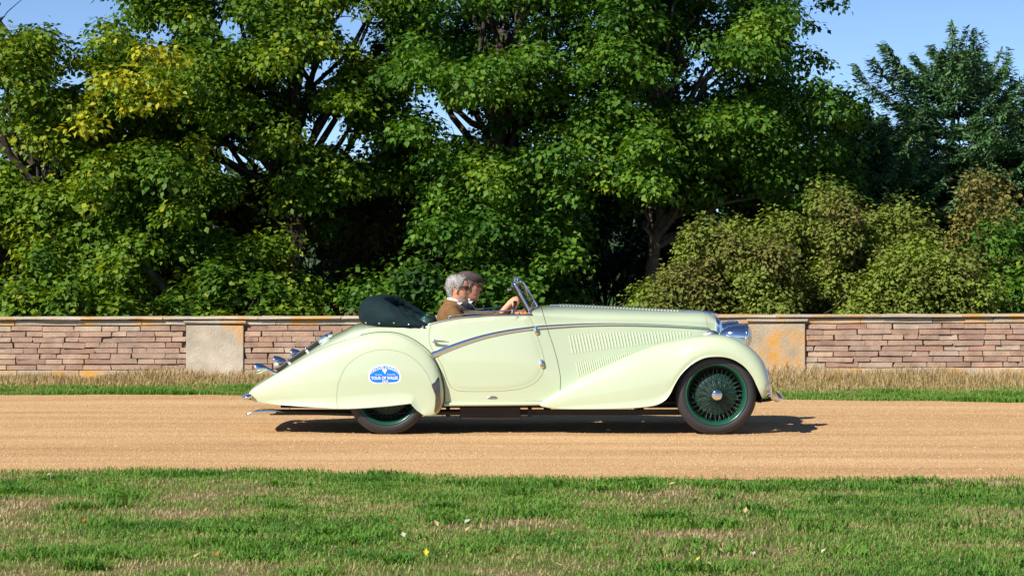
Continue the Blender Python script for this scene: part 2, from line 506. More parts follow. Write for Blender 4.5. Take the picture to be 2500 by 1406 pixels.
# far verge: green strip by the drive, tall straw by the wall
WALL_Y = 8.6
N = 190000
x = r.uniform(-7.6, 7.6, N); y = r.uniform(3.8, 8.5, N)
keep = y > far_edge(x) - 0.05 * r.random(N)
x, y = x[keep], y[keep]; n = len(x)
into = y - far_edge(x)
green_w = 1.1 + 1.5 * fbm2(x * 0.7 + 2, x * 0 + 1, 71, 3) + np.clip(x - 2, 0, 5) * 0.12
p_green = np.clip((green_w - into) * 0.75 + 0.25 + 1.1 * (fbm2(x * 2.2, y * 2.2, 79, 3) - 0.5), 0.04, 1) ** 1.3
isg = r.random(n) < p_green
gx, gy, gi = x[isg], y[isg], into[isg]; n = len(gx)
clump = fbm2(gx * 1.6, gy * 2.5, 73, 3)
tint = np.clip(0.30 + 0.28 * gi / 1.8 - (clump - 0.5) * 0.7 + r.normal(0, 0.12, n), 0, 1)
Va, Ta, ta = blades(np.column_stack([gx, gy, np.zeros(n)]), 0.035 + 0.11 * np.clip(clump - 0.25, 0, 1) * r.uniform(0.5, 1.2, n), r.uniform(0.006, 0.011, n), r.uniform(0.2, 1.1, n), tint, 81)
tag(arrays_mesh('verge_grass', Va, Ta, M['grass'], ta), 'low green grass strip along the far edge of the drive', 'grass', kind='stuff')
sx, sy, si = x[~isg], y[~isg], into[~isg]
keep = r.random(len(sx)) < 0.55
sx, sy, si = sx[keep], sy[keep], si[keep]; n = len(sx)
clump = fbm2(sx * 1.3 + 5, sy * 1.5, 77, 3)
hh = (0.05 + 0.30 * np.clip(clump - 0.25, 0, 1)) * r.uniform(0.4, 1.35, n) * np.clip(0.45 + (sy - 6.2) * 0.33, 0.4, 1.05)
tint = np.clip(0.58 + (clump - 0.5) * 0.5 + r.normal(0, 0.2, n), 0, 1)
Va, Ta, ta = blades(np.column_stack([sx, sy, np.zeros(n)]), hh, r.uniform(0.005, 0.010, n), r.uniform(0.1, 0.8, n), tint, 83)
tag(arrays_mesh('dry_grass', Va, Ta, M['straw'], ta), 'tall straw coloured dry grass at the foot of the wall', 'grass', kind='stuff')

# ================================================================== boundary wall
def stone_mat(name, stops, lichen=0.0, use_object=True, scale=5.0):
    m, nt, b = new_mat(name)
    tc = nt.nodes.new('ShaderNodeTexCoord'); geo = nt.nodes.new('ShaderNodeNewGeometry')
    oi = nt.nodes.new('ShaderNodeObjectInfo')
    rp = ramp_node(nt, stops)
    nt.links.new(oi.outputs['Random'] if use_object else geo.outputs['Random Per Island'], rp.inputs[0])
    n = nt.nodes.new('ShaderNodeTexNoise'); n.inputs['Scale'].default_value = scale; n.inputs['Detail'].default_value = 9; n.inputs['Roughness'].default_value = 0.65
    nt.links.new(geo.outputs['Position'], n.inputs['Vector'])
    mr = nt.nodes.new('ShaderNodeMapRange'); mr.inputs[1].default_value = 0.25; mr.inputs[2].default_value = 0.75; mr.inputs[3].default_value = 0.68; mr.inputs[4].default_value = 1.28
    nt.links.new(n.outputs[0], mr.inputs[0])
    mx = nt.nodes.new('ShaderNodeVectorMath'); mx.operation = 'SCALE'
    nt.links.new(rp.outputs[0], mx.inputs[0]); nt.links.new(mr.outputs[0], mx.inputs['Scale'])
    out = mx.outputs[0]
    n3 = nt.nodes.new('ShaderNodeTexNoise'); n3.inputs['Scale'].default_value = 2.3; n3.inputs['Detail'].default_value = 7; n3.inputs['Roughness'].default_value = 0.7
    nt.links.new(geo.outputs['Position'], n3.inputs['Vector'])
    lr = ramp_node(nt, [(0.60 - 0.12 * lichen, (0, 0, 0)), (0.72 - 0.10 * lichen, (1, 1, 1))])
    nt.links.new(n3.outputs[0], lr.inputs[0])
    ml = nt.nodes.new('ShaderNodeMath'); ml.operation = 'MULTIPLY'; ml.inputs[1].default_value = lichen
    nt.links.new(lr.outputs[0], ml.inputs[0])
    mc = nt.nodes.new('ShaderNodeMix'); mc.data_type = 'RGBA'
    nt.links.new(ml.outputs[0], mc.inputs['Factor']); nt.links.new(out, mc.inputs['A']); mc.inputs['B'].default_value = (0.58, 0.30, 0.070, 1)
    nt.links.new(mc.outputs['Result'], b.inputs['Base Color'])
    b.inputs['Roughness'].default_value = 0.9; b.inputs['Specular IOR Level'].default_value = 0.2
    n2 = nt.nodes.new('ShaderNodeTexNoise'); n2.inputs['Scale'].default_value = 45; n2.inputs['Detail'].default_value = 8
    nt.links.new(geo.outputs['Position'], n2.inputs['Vector'])
    bp = nt.nodes.new('ShaderNodeBump'); bp.inputs['Strength'].default_value = 0.6; bp.inputs['Distance'].default_value = 0.01
    nt.links.new(n2.outputs[0], bp.inputs['Height']); nt.links.new(bp.outputs[0], b.inputs['Normal'])
    return m

brick_stops = [(0.0, (0.31, 0.195, 0.145)), (0.18, (0.37, 0.24, 0.175)), (0.38, (0.42, 0.29, 0.21)), (0.55, (0.34, 0.235, 0.18)), (0.70, (0.46, 0.325, 0.23)), (0.82, (0.36, 0.20, 0.145)), (0.92, (0.49, 0.38, 0.27)), (1.0, (0.33, 0.25, 0.205))]
ash_stops = [(0.0, (0.38, 0.31, 0.225)), (0.4, (0.48, 0.42, 0.335)), (0.7, (0.43, 0.34, 0.235)), (1.0, (0.52, 0.465, 0.39))]
M['brick'] = stone_mat('wall_brick', brick_stops, 0.25)
M['brick_mass'] = stone_mat('wall_brick_mass', brick_stops, 0.25, use_object=False)
M['ashlar'] = stone_mat('pale_ashlar', ash_stops, 1.0, scale=3.0)
M['mortar'] = plain('old_mortar', (0.20, 0.15, 0.105), rough=1.0, noise=0.3, nscale=20)

wall = empty('stone_wall', (0, WALL_Y, 0))
tag(wall, 'low weathered boundary wall of thin brown courses with pale stone coping behind the car', 'wall')
X0, X1, WT = -17.0, 17.0, 0.36
slope = 0.0030
def wall_z(x): return slope * x
V, F = [], []
core = [(x, y, z) for x in (X0, X1) for y in (WALL_Y + 0.03, WALL_Y + WT - 0.03) for z in (-0.05, 0.72)]
core = [(a, b_, c + wall_z(a)) for a, b_, c in core]
mk('mortar_core', core, box_geo(0, 1, 0, 1, 0, 1)[1], M['mortar'], wall, smooth=False)
piers = [(-11.40, -10.66), (-4.19, -3.45), (3.05, 3.77), (10.3, 11.0)]

def rough_block(r, l, d, h, j=0.006, name='block'):
    """a box with chipped edges, centred"""
    bm = bmesh.new()
    bmesh.ops.create_cube(bm, size=1.0)
    for v in bm.verts: v.co = Vector((v.co.x * l, v.co.y * d, v.co.z * h))
    bmesh.ops.subdivide_edges(bm, edges=[e for e in bm.edges if abs(e.verts[0].co.x - e.verts[1].co.x) > 1e-6], cuts=2)
    for v in bm.verts:
        v.co += Vector((r.normal(0, j) if abs(v.co.x) > l * 0.45 else 0, r.normal(0, j), r.normal(0, j * 0.6)))
    me = bpy.data.meshes.new(name); bm.to_mesh(me); bm.free()
    return me

rw = np.random.default_rng(91)
variants = [rough_block(rw, 1, 1, 1, 0.0, 'brick') for _ in range(1)]
variants = []
for k in range(10):
    me = rough_block(rw, 1.0, 1.0, 1.0, 0.022, 'brick')
    me.materials.append(M['brick']); variants.append(me)
course_h, z_lo = 0.0704, 0.137
cand = []
for c in range(8):
    z = z_lo + (c + 0.5) * course_h
    xx = X0 - rw.random() * 0.3
    while xx < X1:
        L = rw.uniform(0.17, 0.46)
        a, b_ = xx, xx + L
        xx = b_
        segs = [(a, b_)]
        for p0, p1 in piers:
            new = []
            for s0, s1 in segs:
                if s1 <= p0 or s0 >= p1: new.append((s0, s1))
                else:
                    if p0 - s0 > 0.05: new.append((s0, p0))
                    if s1 - p1 > 0.05: new.append((p1, s1))
            segs = new
        for s0, s1 in segs: cand.append((s0, s1, z, c))
def vis(s):
    xm = (s[0] + s[1]) / 2; px = 1250 + xm * FPX / (CAM_D + WALL_Y)
    inside = -20 < px < 2520
    clear = px < 720 or px > 1800
    return (0 if inside and clear else 1 if inside else 2, abs(xm))
cand.sort(key=vis)
mass = []
for i, (s0, s1, z, c) in enumerate(cand):
    xm, l = (s0 + s1) / 2, (s1 - s0) - 0.008
    dy = rw.normal(0, 0.006); hh = course_h - 0.010 + rw.normal(0, 0.002)
    zz = z + wall_z(xm) + rw.normal(0, 0.0025)
    if i < 296:
        o = bpy.data.objects.new('brick', variants[i % 10]); col.objects.link(o)
        o.location = (xm, WALL_Y + 0.06 + dy, zz); o.scale = (l, 0.14, hh)
        o.rotation_euler = (0, rw.normal(0, 0.008), rw.normal(0, 0.012))
        adopt(o, wall)
    else:
        v, f = box_geo(xm - l / 2, xm + l / 2, WALL_Y - 0.01 + dy, WALL_Y + 0.13, zz - hh / 2, zz + hh / 2)
        mass.append((v, f))
tag(mk('brickwork', *join_geo(mass), M['brick_mass'], wall, smooth=False), kind='stuff')
# back face, plinth, band, coping
def run_blocks(name, z0, z1, y0, y1, lo, hi, mat, seed, j=0.004, skip=()):
    r = np.random.default_rng(seed); xx = X0
    while xx < X1:
        L = min(r.uniform(lo, hi), X1 - xx)
        if L > 0.1:
            for s0, s1 in [(xx, xx + L)]:
                me = rough_block(r, s1 - s0 - 0.006, y1 - y0, z1 - z0 - 0.006, j, name); me.materials.append(mat)
                o = bpy.data.objects.new(name, me); col.objects.link(o)
                xm = (s0 + s1) / 2
                o.location = (xm, (y0 + y1) / 2 + r.normal(0, 0.003), (z0 + z1) / 2 + wall_z(xm)); o.rotation_euler = (0, -slope, 0)
                adopt(o, wall); bevel(o, 0.006, 2)
        xx += L
run_blocks('plinth_stone', -0.05, 0.132, WALL_Y - 0.02, WALL_Y + 0.2, 0.6, 1.1, M['ashlar'], 5)
run_blocks('band_stone', 0.706, 0.774, WALL_Y - 0.012, WALL_Y + 0.3, 0.7, 1.3, M['ashlar'], 6)
run_blocks('coping_stone', 0.780, 0.814, WALL_Y - 0.055, WALL_Y + WT + 0.05, 0.8, 1.4, M['ashlar'], 7)
for p0, p1 in piers:
    r = np.random.default_rng(int(abs(p0) * 100))
    me = rough_block(r, p1 - p0, 0.30, 0.70, 0.004, 'pier_stone'); me.materials.append(M['ashlar'])
    o = bpy.data.objects.new('pier_stone', me); col.objects.link(o); xm = (p0 + p1) / 2
    o.location = (xm, WALL_Y + 0.115, 0.352 + wall_z(xm)); adopt(o, wall); bevel(o, 0.008, 2)
    me = rough_block(r, p1 - p0 + 0.06, 0.08, 0.030, 0.003, 'pier_cap'); me.materials.append(M['ashlar'])
    o = bpy.data.objects.new('pier_cap', me); col.objects.link(o)
    o.location = (xm, WALL_Y - 0.022, 0.748 + wall_z(xm)); adopt(o, wall); bevel(o, 0.004, 2)

# ================================================================== trees and shrubs
LEAF = np.array([(0, 0, 0), (0.42, 0.42, 0.07), (-0.42, 0.42, 0.07), (0, 0.5, -0.02), (0, 1.0, -0.10)])
LEAF_T = np.array([(0, 1, 3), (0, 3, 2), (3, 1, 4), (2, 3, 4)])
NEEDLE = np.array([(-0.5, 0, 0), (0.5, 0, 0), (0.32, 0.65, -0.03), (-0.32, 0.65, -0.03), (0, 1.0, -0.10)])
NEEDLE_T = np.array([(0, 1, 2), (0, 2, 3), (3, 2, 4)])

def place_leaves(pos, nrm, dirn, length, width, tint, tmpl=LEAF, tri=LEAF_T):
    nrm = nrm / (np.linalg.norm(nrm, axis=1)[:, None] + 1e-9)
    dirn = dirn - nrm * np.sum(dirn * nrm, 1)[:, None]
    dirn /= np.linalg.norm(dirn, axis=1)[:, None] + 1e-9
    side = np.cross(dirn, nrm)
    V = (pos[:, None, :] + tmpl[None, :, 0, None] * side[:, None, :] * width[:, None, None]
         + tmpl[None, :, 1, None] * dirn[:, None, :] * length[:, None, None]
         + tmpl[None, :, 2, None] * nrm[:, None, :] * length[:, None, None])
    T = tri[None] + (np.arange(len(pos)) * len(tmpl))[:, None, None]
    return V.reshape(-1, 3), T.reshape(-1, 3), np.repeat(tint, len(tmpl))

def clump_leaves(r, centres, radii, counts, base_tint, size=(0.09, 0.15), flat=0.55, droop=0.25, lay=0.6, spread_t=0.13):
    """leaf clumps: sprays of leaves round each centre, thicker towards the outside and the top"""
    P_, N_, D_, L_, T_ = [], [], [], [], []
    for c, rad, m, bt in zip(centres, radii, counts, base_tint):
        u = r.normal(0, 1, (m, 3)); u /= np.linalg.norm(u, axis=1)[:, None]
        q = r.random(m) ** 0.45
        sub = 1 + 0.35 * np.sin(u[:, 0] * 5 + c[0] * 7) * np.cos(u[:, 1] * 6 + c[1] * 5)
        p = u * (q * rad * sub)[:, None]
        p[:, 2] = p[:, 2] * flat - droop * (p[:, 0] ** 2 + p[:, 1] ** 2) / max(rad, 0.01)
        P_.append(p + c)
        nn = u * 0.55 + np.array([0, 0, 0.75]) + r.normal(0, 0.42, (m, 3))
        N_.append(nn)
        dd = u * 0.9 + np.array([0, 0, -lay]) + r.normal(0, 0.45, (m, 3))
        D_.append(dd)
        L_.append(r.uniform(size[0], size[1], m))
        T_.append(np.clip(bt + r.normal(0, spread_t, m), 0, 1))
    P_, N_, D_, L_, T_ = map(np.concatenate, (P_, N_, D_, L_, T_))
    return place_leaves(P_, N_, D_, L_, L_ * r.uniform(0.75, 1.05, len(L_)), T_)

def bark_mat(name, c):
    return plain(name, c, rough=0.95, spec=0.1, noise=0.45, nscale=9, bump=0.8, bscale=22)
M['bark'] = bark_mat('dark_bark', (0.055, 0.042, 0.034))
M['bark_pale'] = bark_mat('pale_bark', (0.15, 0.115, 0.085))
M['deadwood'] = bark_mat('weathered_deadwood', (0.28, 0.25, 0.20))
G = lambda *s: [(p, c) for p, c in s]
M['leaf_a'] = leafy('leaves_bright', G((0, (0.020, 0.052, 0.008)), (0.35, (0.050, 0.110, 0.011)), (0.65, (0.100, 0.165, 0.014)), (0.85, (0.175, 0.205, 0.016)), (1.0, (0.30, 0.29, 0.02))), trans=0.34, rough=0.5, spec=0.18, gain=1.40)
M['leaf_b'] = leafy('leaves_green', G((0, (0.013, 0.040, 0.008)), (0.35, (0.038, 0.098, 0.012)), (0.65, (0.074, 0.150, 0.016)), (0.9, (0.13, 0.20, 0.020)), (1.0, (0.19, 0.24, 0.022))), trans=0.32, rough=0.5, spec=0.18, gain=1.40)
M['leaf_olive'] = leafy('leaves_olive', G((0, (0.060, 0.048, 0.020)), (0.22, (0.095, 0.082, 0.026)), (0.45, (0.105, 0.112, 0.026)), (0.7, (0.115, 0.150, 0.026)), (1.0, (0.13, 0.20, 0.020))), trans=0.25, rough=0.6, spec=0.15, gain=1.45)
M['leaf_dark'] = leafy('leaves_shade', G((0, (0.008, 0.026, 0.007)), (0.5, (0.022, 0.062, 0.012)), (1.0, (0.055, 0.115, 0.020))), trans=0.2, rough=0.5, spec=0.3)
M['leaf_brown'] = leafy('leaves_browned', G((0, (0.045, 0.040, 0.012)), (0.5, (0.110, 0.102, 0.028)), (1.0, (0.185, 0.170, 0.036))), trans=0.22, rough=0.7, spec=0.15, gain=1.4)
M['needles'] = leafy('fir_needles', G((0, (0.016, 0.050, 0.022)), (0.5, (0.048, 0.110, 0.042)), (0.85, (0.090, 0.160, 0.050)), (1.0, (0.16, 0.17, 0.04))), trans=0.15, rough=0.5, spec=0.25, gain=1.4)

def at(px, py, d):
    """a pixel of the photograph at distance d from the camera"""
    return np.array([(px - 1250) * d / FPX, d - CAM_D, CAM_H - (py - HOR) * d / FPX])

def branch_path(r, a, b, n=9, sag=0.15, jit=0.05):
    a, b = np.asarray(a, float), np.asarray(b, float)
    L = np.linalg.norm(b - a); t = np.linspace(0, 1, n)
    p = a[None] * (1 - t[:, None]) + b[None] * t[:, None]
    p[:, 2] += np.sin(t * math.pi) * sag * L
    w = np.cumsum(r.normal(0, jit * L / n ** 0.5, (n, 3)), 0); w -= w[-1] * t[:, None]; w[0] = 0
    return p + w

def broadleaf(name, label, base, height, trunk_r, clumps, leaf_mat, bark, seed, size, per, lean=(0, 0), fork=0.32, group='broadleaf trees behind the wall'):
    """clumps: list of (centre, radius, tint)"""
    r = np.random.default_rng(seed)
    root = empty(name, base); tag(root, label, 'tree', group)
    base = np.asarray(base, float)
    top = base + np.array([lean[0], lean[1], height])
    tp = branch_path(r, base, top, 16, 0.0, 0.04)
    tr = np.linspace(1, 0.16, 16) * trunk_r; tr[0] *= 1.45; tr[1] *= 1.1
    V, F = tube_geo(tp, tr, 14, True)
    V = [np.asarray(v) * 1.0 for v in V]
    trunk = mk('trunk', V, F, bark, root)
    parts = []
    order = sorted(range(len(clumps)), key=lambda i: -clumps[i][1])
    for i in order[:min(44, int(len(clumps) * 0.36))]:
        c = np.asarray(clumps[i][0])
        hz = np.clip((c[2] - base[2]) * r.uniform(0.40, 0.70), height * fork * 0.6, height * 0.85)
        k = hz / height * 15; k0 = int(k); start = tp[k0] * (1 - (k - k0)) + tp[min(k0 + 1, 15)] * (k - k0)
        L = np.linalg.norm(c - start)
        p = branch_path(r, start, c + np.array([0, 0, -0.1]), 8, 0.10, 0.10)
        r0 = min(trunk_r * 0.42, 0.018 + 0.014 * L)
        parts.append(tube_geo(p, np.linspace(r0, 0.008, 8), 6, False))
        for _ in range(3):
            e = p[-2] + r.normal(0, 0.45, 3) * clumps[i][1]
            parts.append(tube_geo(branch_path(r, p[5], e, 5, 0.05, 0.1), np.linspace(0.012, 0.004, 5), 4, False))
    V, F = join_geo(parts)
    mk('limb', V, F, bark, root)
    cs = [np.asarray(c[0]) for c in clumps]; rs = [c[1] for c in clumps]; ts = [c[2] for c in clumps]
    cn = [max(24, int(per * q * q)) for q in rs]
    V, T, t = clump_leaves(r, cs, rs, cn, ts, size)
    arrays_mesh('crown', V, T, leaf_mat, t, root, smooth=False)
    return root

def region_clumps(r, n, polys, d, dd, rad, tint, avoid=(), tj=0.12, voids=0.43):
    """clump centres spread over boxes of the view (px0, px1, py0, py1, weight) at distances d..d+dd, keeping out of sky gaps"""
    w = np.array([p[4] for p in polys], float) * [(p[1] - p[0]) * (p[3] - p[2]) for p in polys]; w /= w.sum()
    out = []
    tries = 0
    while len(out) < n and tries < n * 60:
        tries += 1
        p = polys[r.choice(len(polys), p=w)]
        px, py = r.uniform(p[0], p[1]), r.uniform(p[2], p[3])
        rd = rad * r.uniform(0.6, 1.35)
        dist = d + dd * r.random()
        rp = rd * FPX / dist
        if any(((px - ax) / (aw + rp * 0.85)) ** 2 + ((py - ay) / (ah + rp * 0.55)) ** 2 < 1 for ax, ay, aw, ah in avoid): continue
        if fbm2(px / 150.0, py / 105.0, 17, 2) < voids and r.random() < 0.9: continue
        out.append((at(px, py, dist), rd, float(np.clip(tint + r.normal(0, tj), 0, 1))))
    return out

rt = np.random.default_rng(124)
# windows of sky seen through the crowns (px, py, half width, half height)
GAPS = [(95, 10, 130, 34), (575, 385, 24, 30), (770, 165, 34, 10), (795, 300, 30, 22), (865, 50, 40, 16), (390, 80, 26, 10),
        (1040, 225, 16, 14), (1110, 290, 16, 18), (1700, 170, 16, 12), (170, 180, 28, 8), (560, 60, 30, 8), (850, 350, 16, 8)]
RIGHT_SKY = [(2260, 110, 300, 95), (2150, 30, 180, 60), (2230, 240, 120, 60)]

t0 = region_clumps(rt, 210, [(-320, 420, 85, 460, 1.0), (-320, 330, 460, 765, 1.0), (-320, -40, -250, 85, 0.6)], 35.5, 3.0, 0.50, 0.60, GAPS)
t0 += region_clumps(rt, 60, [(120, 470, 380, 640, 1.0), (-200, 360, 600, 770, 1.0)], 34.8, 1.5, 0.45, 0.52, GAPS)
t0 += [(at(px, py, 34.8), 0.36, 0.93) for px, py in [(270, 190), (330, 250), (400, 225), (415, 130), (360, 120), (210, 300), (330, 180)]]
t0 += region_clumps(rt, 46, [(-60, 330, 62, 300, 1.0)], 36.0, 1.8, 0.42, 0.50, GAPS, voids=0.3)
t0 += region_clumps(rt, 40, [(-320, 480, 120, 760, 1.0)], 39.5, 1.6, 0.62, 0.16, GAPS, voids=0)  # low tint: inner-crown shade put into the leaf colour
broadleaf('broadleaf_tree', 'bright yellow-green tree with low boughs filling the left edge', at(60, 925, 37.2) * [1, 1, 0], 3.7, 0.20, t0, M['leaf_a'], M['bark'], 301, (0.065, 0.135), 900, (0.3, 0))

t1 = region_clumps(rt, 250, [(330, 1000, -260, 60, 0.8), (420, 900, 60, 330, 1.0), (420, 760, 330, 480, 0.8), (640, 830, 440, 640, 0.5)], 37.0, 3.4, 0.48, 0.40, GAPS)
t1 += region_clumps(rt, 60, [(480, 760, 120, 360, 1.0), (400, 760, 560, 765, 0.8)], 35.6, 1.2, 0.42, 0.55, GAPS)
t1 += region_clumps(rt, 52, [(780, 1040, 150, 450, 1.0)], 37.6, 1.8, 0.42, 0.44, GAPS, voids=0)
t1 += region_clumps(rt, 60, [(470, 870, 20, 490, 1.0)], 36.2, 1.4, 0.40, 0.46, GAPS, voids=0.33)
t1 += region_clumps(rt, 60, [(250, 900, 40, 430, 1.0)], 38.5, 1.6, 0.48, 0.28, GAPS, voids=0)  # darker mid layer, crown shadow carried by its tint
t1 += region_clumps(rt, 125, [(240, 1000, -100, 460, 1.0)], 40.5, 2.0, 0.55, 0.15, GAPS, voids=0)  # back layer of shaded leaves, darkened through tint
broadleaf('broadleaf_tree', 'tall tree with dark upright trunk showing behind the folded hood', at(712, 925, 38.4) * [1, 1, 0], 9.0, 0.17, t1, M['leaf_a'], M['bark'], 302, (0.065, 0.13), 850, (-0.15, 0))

t2 = region_clumps(rt, 240, [(900, 1560, -260, 200, 0.9), (960, 1650, 60, 330, 1.0), (1040, 1400, 300, 560, 1.2), (1050, 1390, 540, 745, 1.2), (760, 1050, 640, 770, 0.7)], 35.8, 3.0, 0.48, 0.44, GAPS)
t2 += region_clumps(rt, 40, [(1120, 1640, 330, 470, 1.0), (1000, 1400, 60, 260, 0.7)], 35.0, 1.0, 0.42, 0.54, GAPS)
t2 += region_clumps(rt, 110, [(950, 1600, -100, 500, 1.0)], 40.5, 2.0, 0.58, 0.14, GAPS, voids=0)  # deep interior shade painted on rear leaves by low tint
t2 += region_clumps(rt, 60, [(760, 1620, -60, 330, 1.0)], 39.0, 2.0, 0.50, 0.26, GAPS, voids=0)  # mid layer tinted dark to paint shadow inside the crown
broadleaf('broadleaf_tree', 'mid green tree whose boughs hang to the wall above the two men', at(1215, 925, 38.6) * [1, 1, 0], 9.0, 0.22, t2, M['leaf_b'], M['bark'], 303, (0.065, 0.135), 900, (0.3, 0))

t3 = region_clumps(rt, 230, [(1480, 1900, -260, 420, 1.0), (1700, 2030, 190, 430, 1.0), (1560, 1960, 380, 480, 0.6), (1850, 2060, 250, 480, 0.8)], 37.0, 3.4, 0.46, 0.40, GAPS + RIGHT_SKY)
t3 += region_clumps(rt, 26, [(1500, 1860, 40, 300, 1.0), (1250, 1600, 60, 200, 0.4)], 36.0, 0.9, 0.40, 0.58, GAPS + RIGHT_SKY)
t3 += region_clumps(rt, 46, [(1880, 2085, 235, 480, 1.0), (1780, 1960, 60, 300, 0.7)], 38.0, 2.2, 0.38, 0.42, voids=0.2)
t3 += [(at(px, py, 38.5), 0.24, 0.35) for px, py in [(1985, 65), (2010, 5), (1950, 120), (1990, 130), (2050, 10), (1940, 180), (2075, 215), (2040, 235), (2090, 250), (2010, 150)]]
t3 += region_clumps(rt, 34, [(1560, 1900, -60, 330, 1.0)], 38.6, 1.6, 0.46, 0.28, GAPS + RIGHT_SKY, voids=0)  # shadowed middle of the crown, painted with a darker tint
t3 += region_clumps(rt, 80, [(1500, 1930, -60, 470, 1.0)], 41.0, 2.0, 0.55, 0.14, GAPS + RIGHT_SKY, voids=0)  # rear leaves coloured dark to stand for crown shade
broadleaf('broadleaf_tree', 'wide green tree on a pale leaning trunk above the bonnet', at(1590, 925, 39.5) * [1, 1, 0], 8.6, 0.13, t3, M['leaf_b'], M['bark_pale'], 304, (0.06, 0.125), 900, (0.5, 0.2))

def shrub(name, label, px, d, width, height, depth, leaf_mat, seed, size, n, tint, group=None, squash=1.0, tj=0.12):
    """a many-stemmed bush: stems from one foot, foliage in an uneven dome"""
    r = np.random.default_rng(seed)
    base = at(px, 925, d) * [1, 1, 0]
    root = empty(name, base); tag(root, label, 'shrub', group)
    cs, rs, ts, parts = [], [], [], []
    m = int(26 + 10 * width * height / 3)
    for k in range(m):
        th = r.uniform(0, 2 * math.pi); q = r.random() ** 0.5
        hh = math.sqrt(max(0, 1 - q ** 2.2)) * (0.8 + 0.35 * r.random())
        c = base + np.array([math.cos(th) * q * width / 2, math.sin(th) * q * depth / 2, height * hh * (0.25 + 0.72 * r.random() ** 0.45)])
        cs.append(c); rs.append(r.uniform(0.26, 0.46) * min(1.0, height / 1.8)); ts.append(np.clip(tint + r.normal(0, tj), 0, 1))
        if k % 2 == 0:
            parts.append(tube_geo(branch_path(r, base + np.array([r.normal(0, 0.12), r.normal(0, 0.12), 0]), c, 7, 0.08, 0.10), np.linspace(0.022, 0.005, 7), 5, False))
    mk('stem', *join_geo(parts), M['bark'], root)
    tot = sum(q * q for q in rs)
    V, T, t = clump_leaves(r, cs, rs, [max(20, int(n * q * q / tot)) for q in rs], ts, size, flat=0.85 * squash, droop=0.1, lay=0.1)
    arrays_mesh('foliage', V, T, leaf_mat, t, root, smooth=False)
    return root

shrub('olive_shrub', 'big rounded olive-brown bush behind the headlamps', 1950, 33.4, 5.0, 2.55, 2.6, M['leaf_olive'], 401, (0.04, 0.085), 56000, 0.62)
shrub('olive_shrub', 'lower spreading olive bush at the foot of the firs', 2270, 32.6, 2.3, 1.75, 1.6, M['leaf_olive'], 402, (0.045, 0.085), 17000, 0.68)
shrub('olive_shrub', 'mid-height olive-green bush joining the big rounded bush to the lower one', 2140, 33.8, 2.6, 2.25, 1.8, M['leaf_olive'], 412, (0.04, 0.085), 20000, 0.66)
shrub('olive_shrub', 'small olive bush beside the dark gap above the bonnet', 1680, 33.0, 1.5, 1.50, 1.2, M['leaf_olive'], 403, (0.045, 0.08), 9000, 0.45)
shrub('green_shrub', 'green leafy bush beyond the wall at the right edge', 2470, 33.6, 1.9, 2.1, 1.6, M['leaf_b'], 404, (0.06, 0.11), 10000, 0.45)
shrub('ochre_shrub', 'upright ochre-leaved bush under the second fir', 2400, 36.5, 1.5, 2.9, 1.3, M['leaf_brown'], 405, (0.05, 0.09), 9000, 0.65)
shrub('brown_shrub', 'dry olive-brown bush between the dark trunk and the men', 945, 41.0, 2.1, 3.55, 1.8, M['leaf_brown'], 406, (0.06, 0.11), 12000, 0.50)
shrub('brown_shrub', 'browned bush to the left of the dark upright trunk', 560, 40.5, 2.4, 3.1, 1.6, M['leaf_brown'], 407, (0.06, 0.11), 12000, 0.42)
shrub('brown_shrub', 'low browned bush above the left stone pier', 430, 39.5, 1.5, 2.3, 1.2, M['leaf_brown'], 408, (0.06, 0.10), 7000, 0.48)
shrub('green_shrub', 'low green bush just above the wall at the far left', 180, 33.2, 2.6, 1.55, 1.3, M['leaf_a'], 409, (0.08, 0.13), 7000, 0.52)
shrub('green_shrub', 'low green bush over the wall behind the tail lamps', 560, 34.0, 2.4, 1.35, 1.2, M['leaf_a'], 410, (0.08, 0.13), 6000, 0.42)
shrub('green_shrub', 'low green bush over the wall behind the windscreen', 1150, 34.0, 2.9, 1.5, 1.2, M['leaf_b'], 411, (0.08, 0.13), 8000, 0.40)
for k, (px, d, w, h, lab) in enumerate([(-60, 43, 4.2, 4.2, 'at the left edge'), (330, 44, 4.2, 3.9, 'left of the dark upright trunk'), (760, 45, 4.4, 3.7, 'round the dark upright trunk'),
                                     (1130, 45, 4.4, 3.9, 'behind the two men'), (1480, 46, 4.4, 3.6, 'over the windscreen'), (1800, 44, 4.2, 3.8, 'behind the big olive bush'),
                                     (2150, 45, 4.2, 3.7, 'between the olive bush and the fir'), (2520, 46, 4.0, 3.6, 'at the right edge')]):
    shrub('shade_bush', 'deep shaded dark green thicket ' + lab, px, d, w, h, 2.0, M['leaf_dark'], 420 + k, (0.11, 0.19), 6500, 0.40, 'dark thickets under the trees')

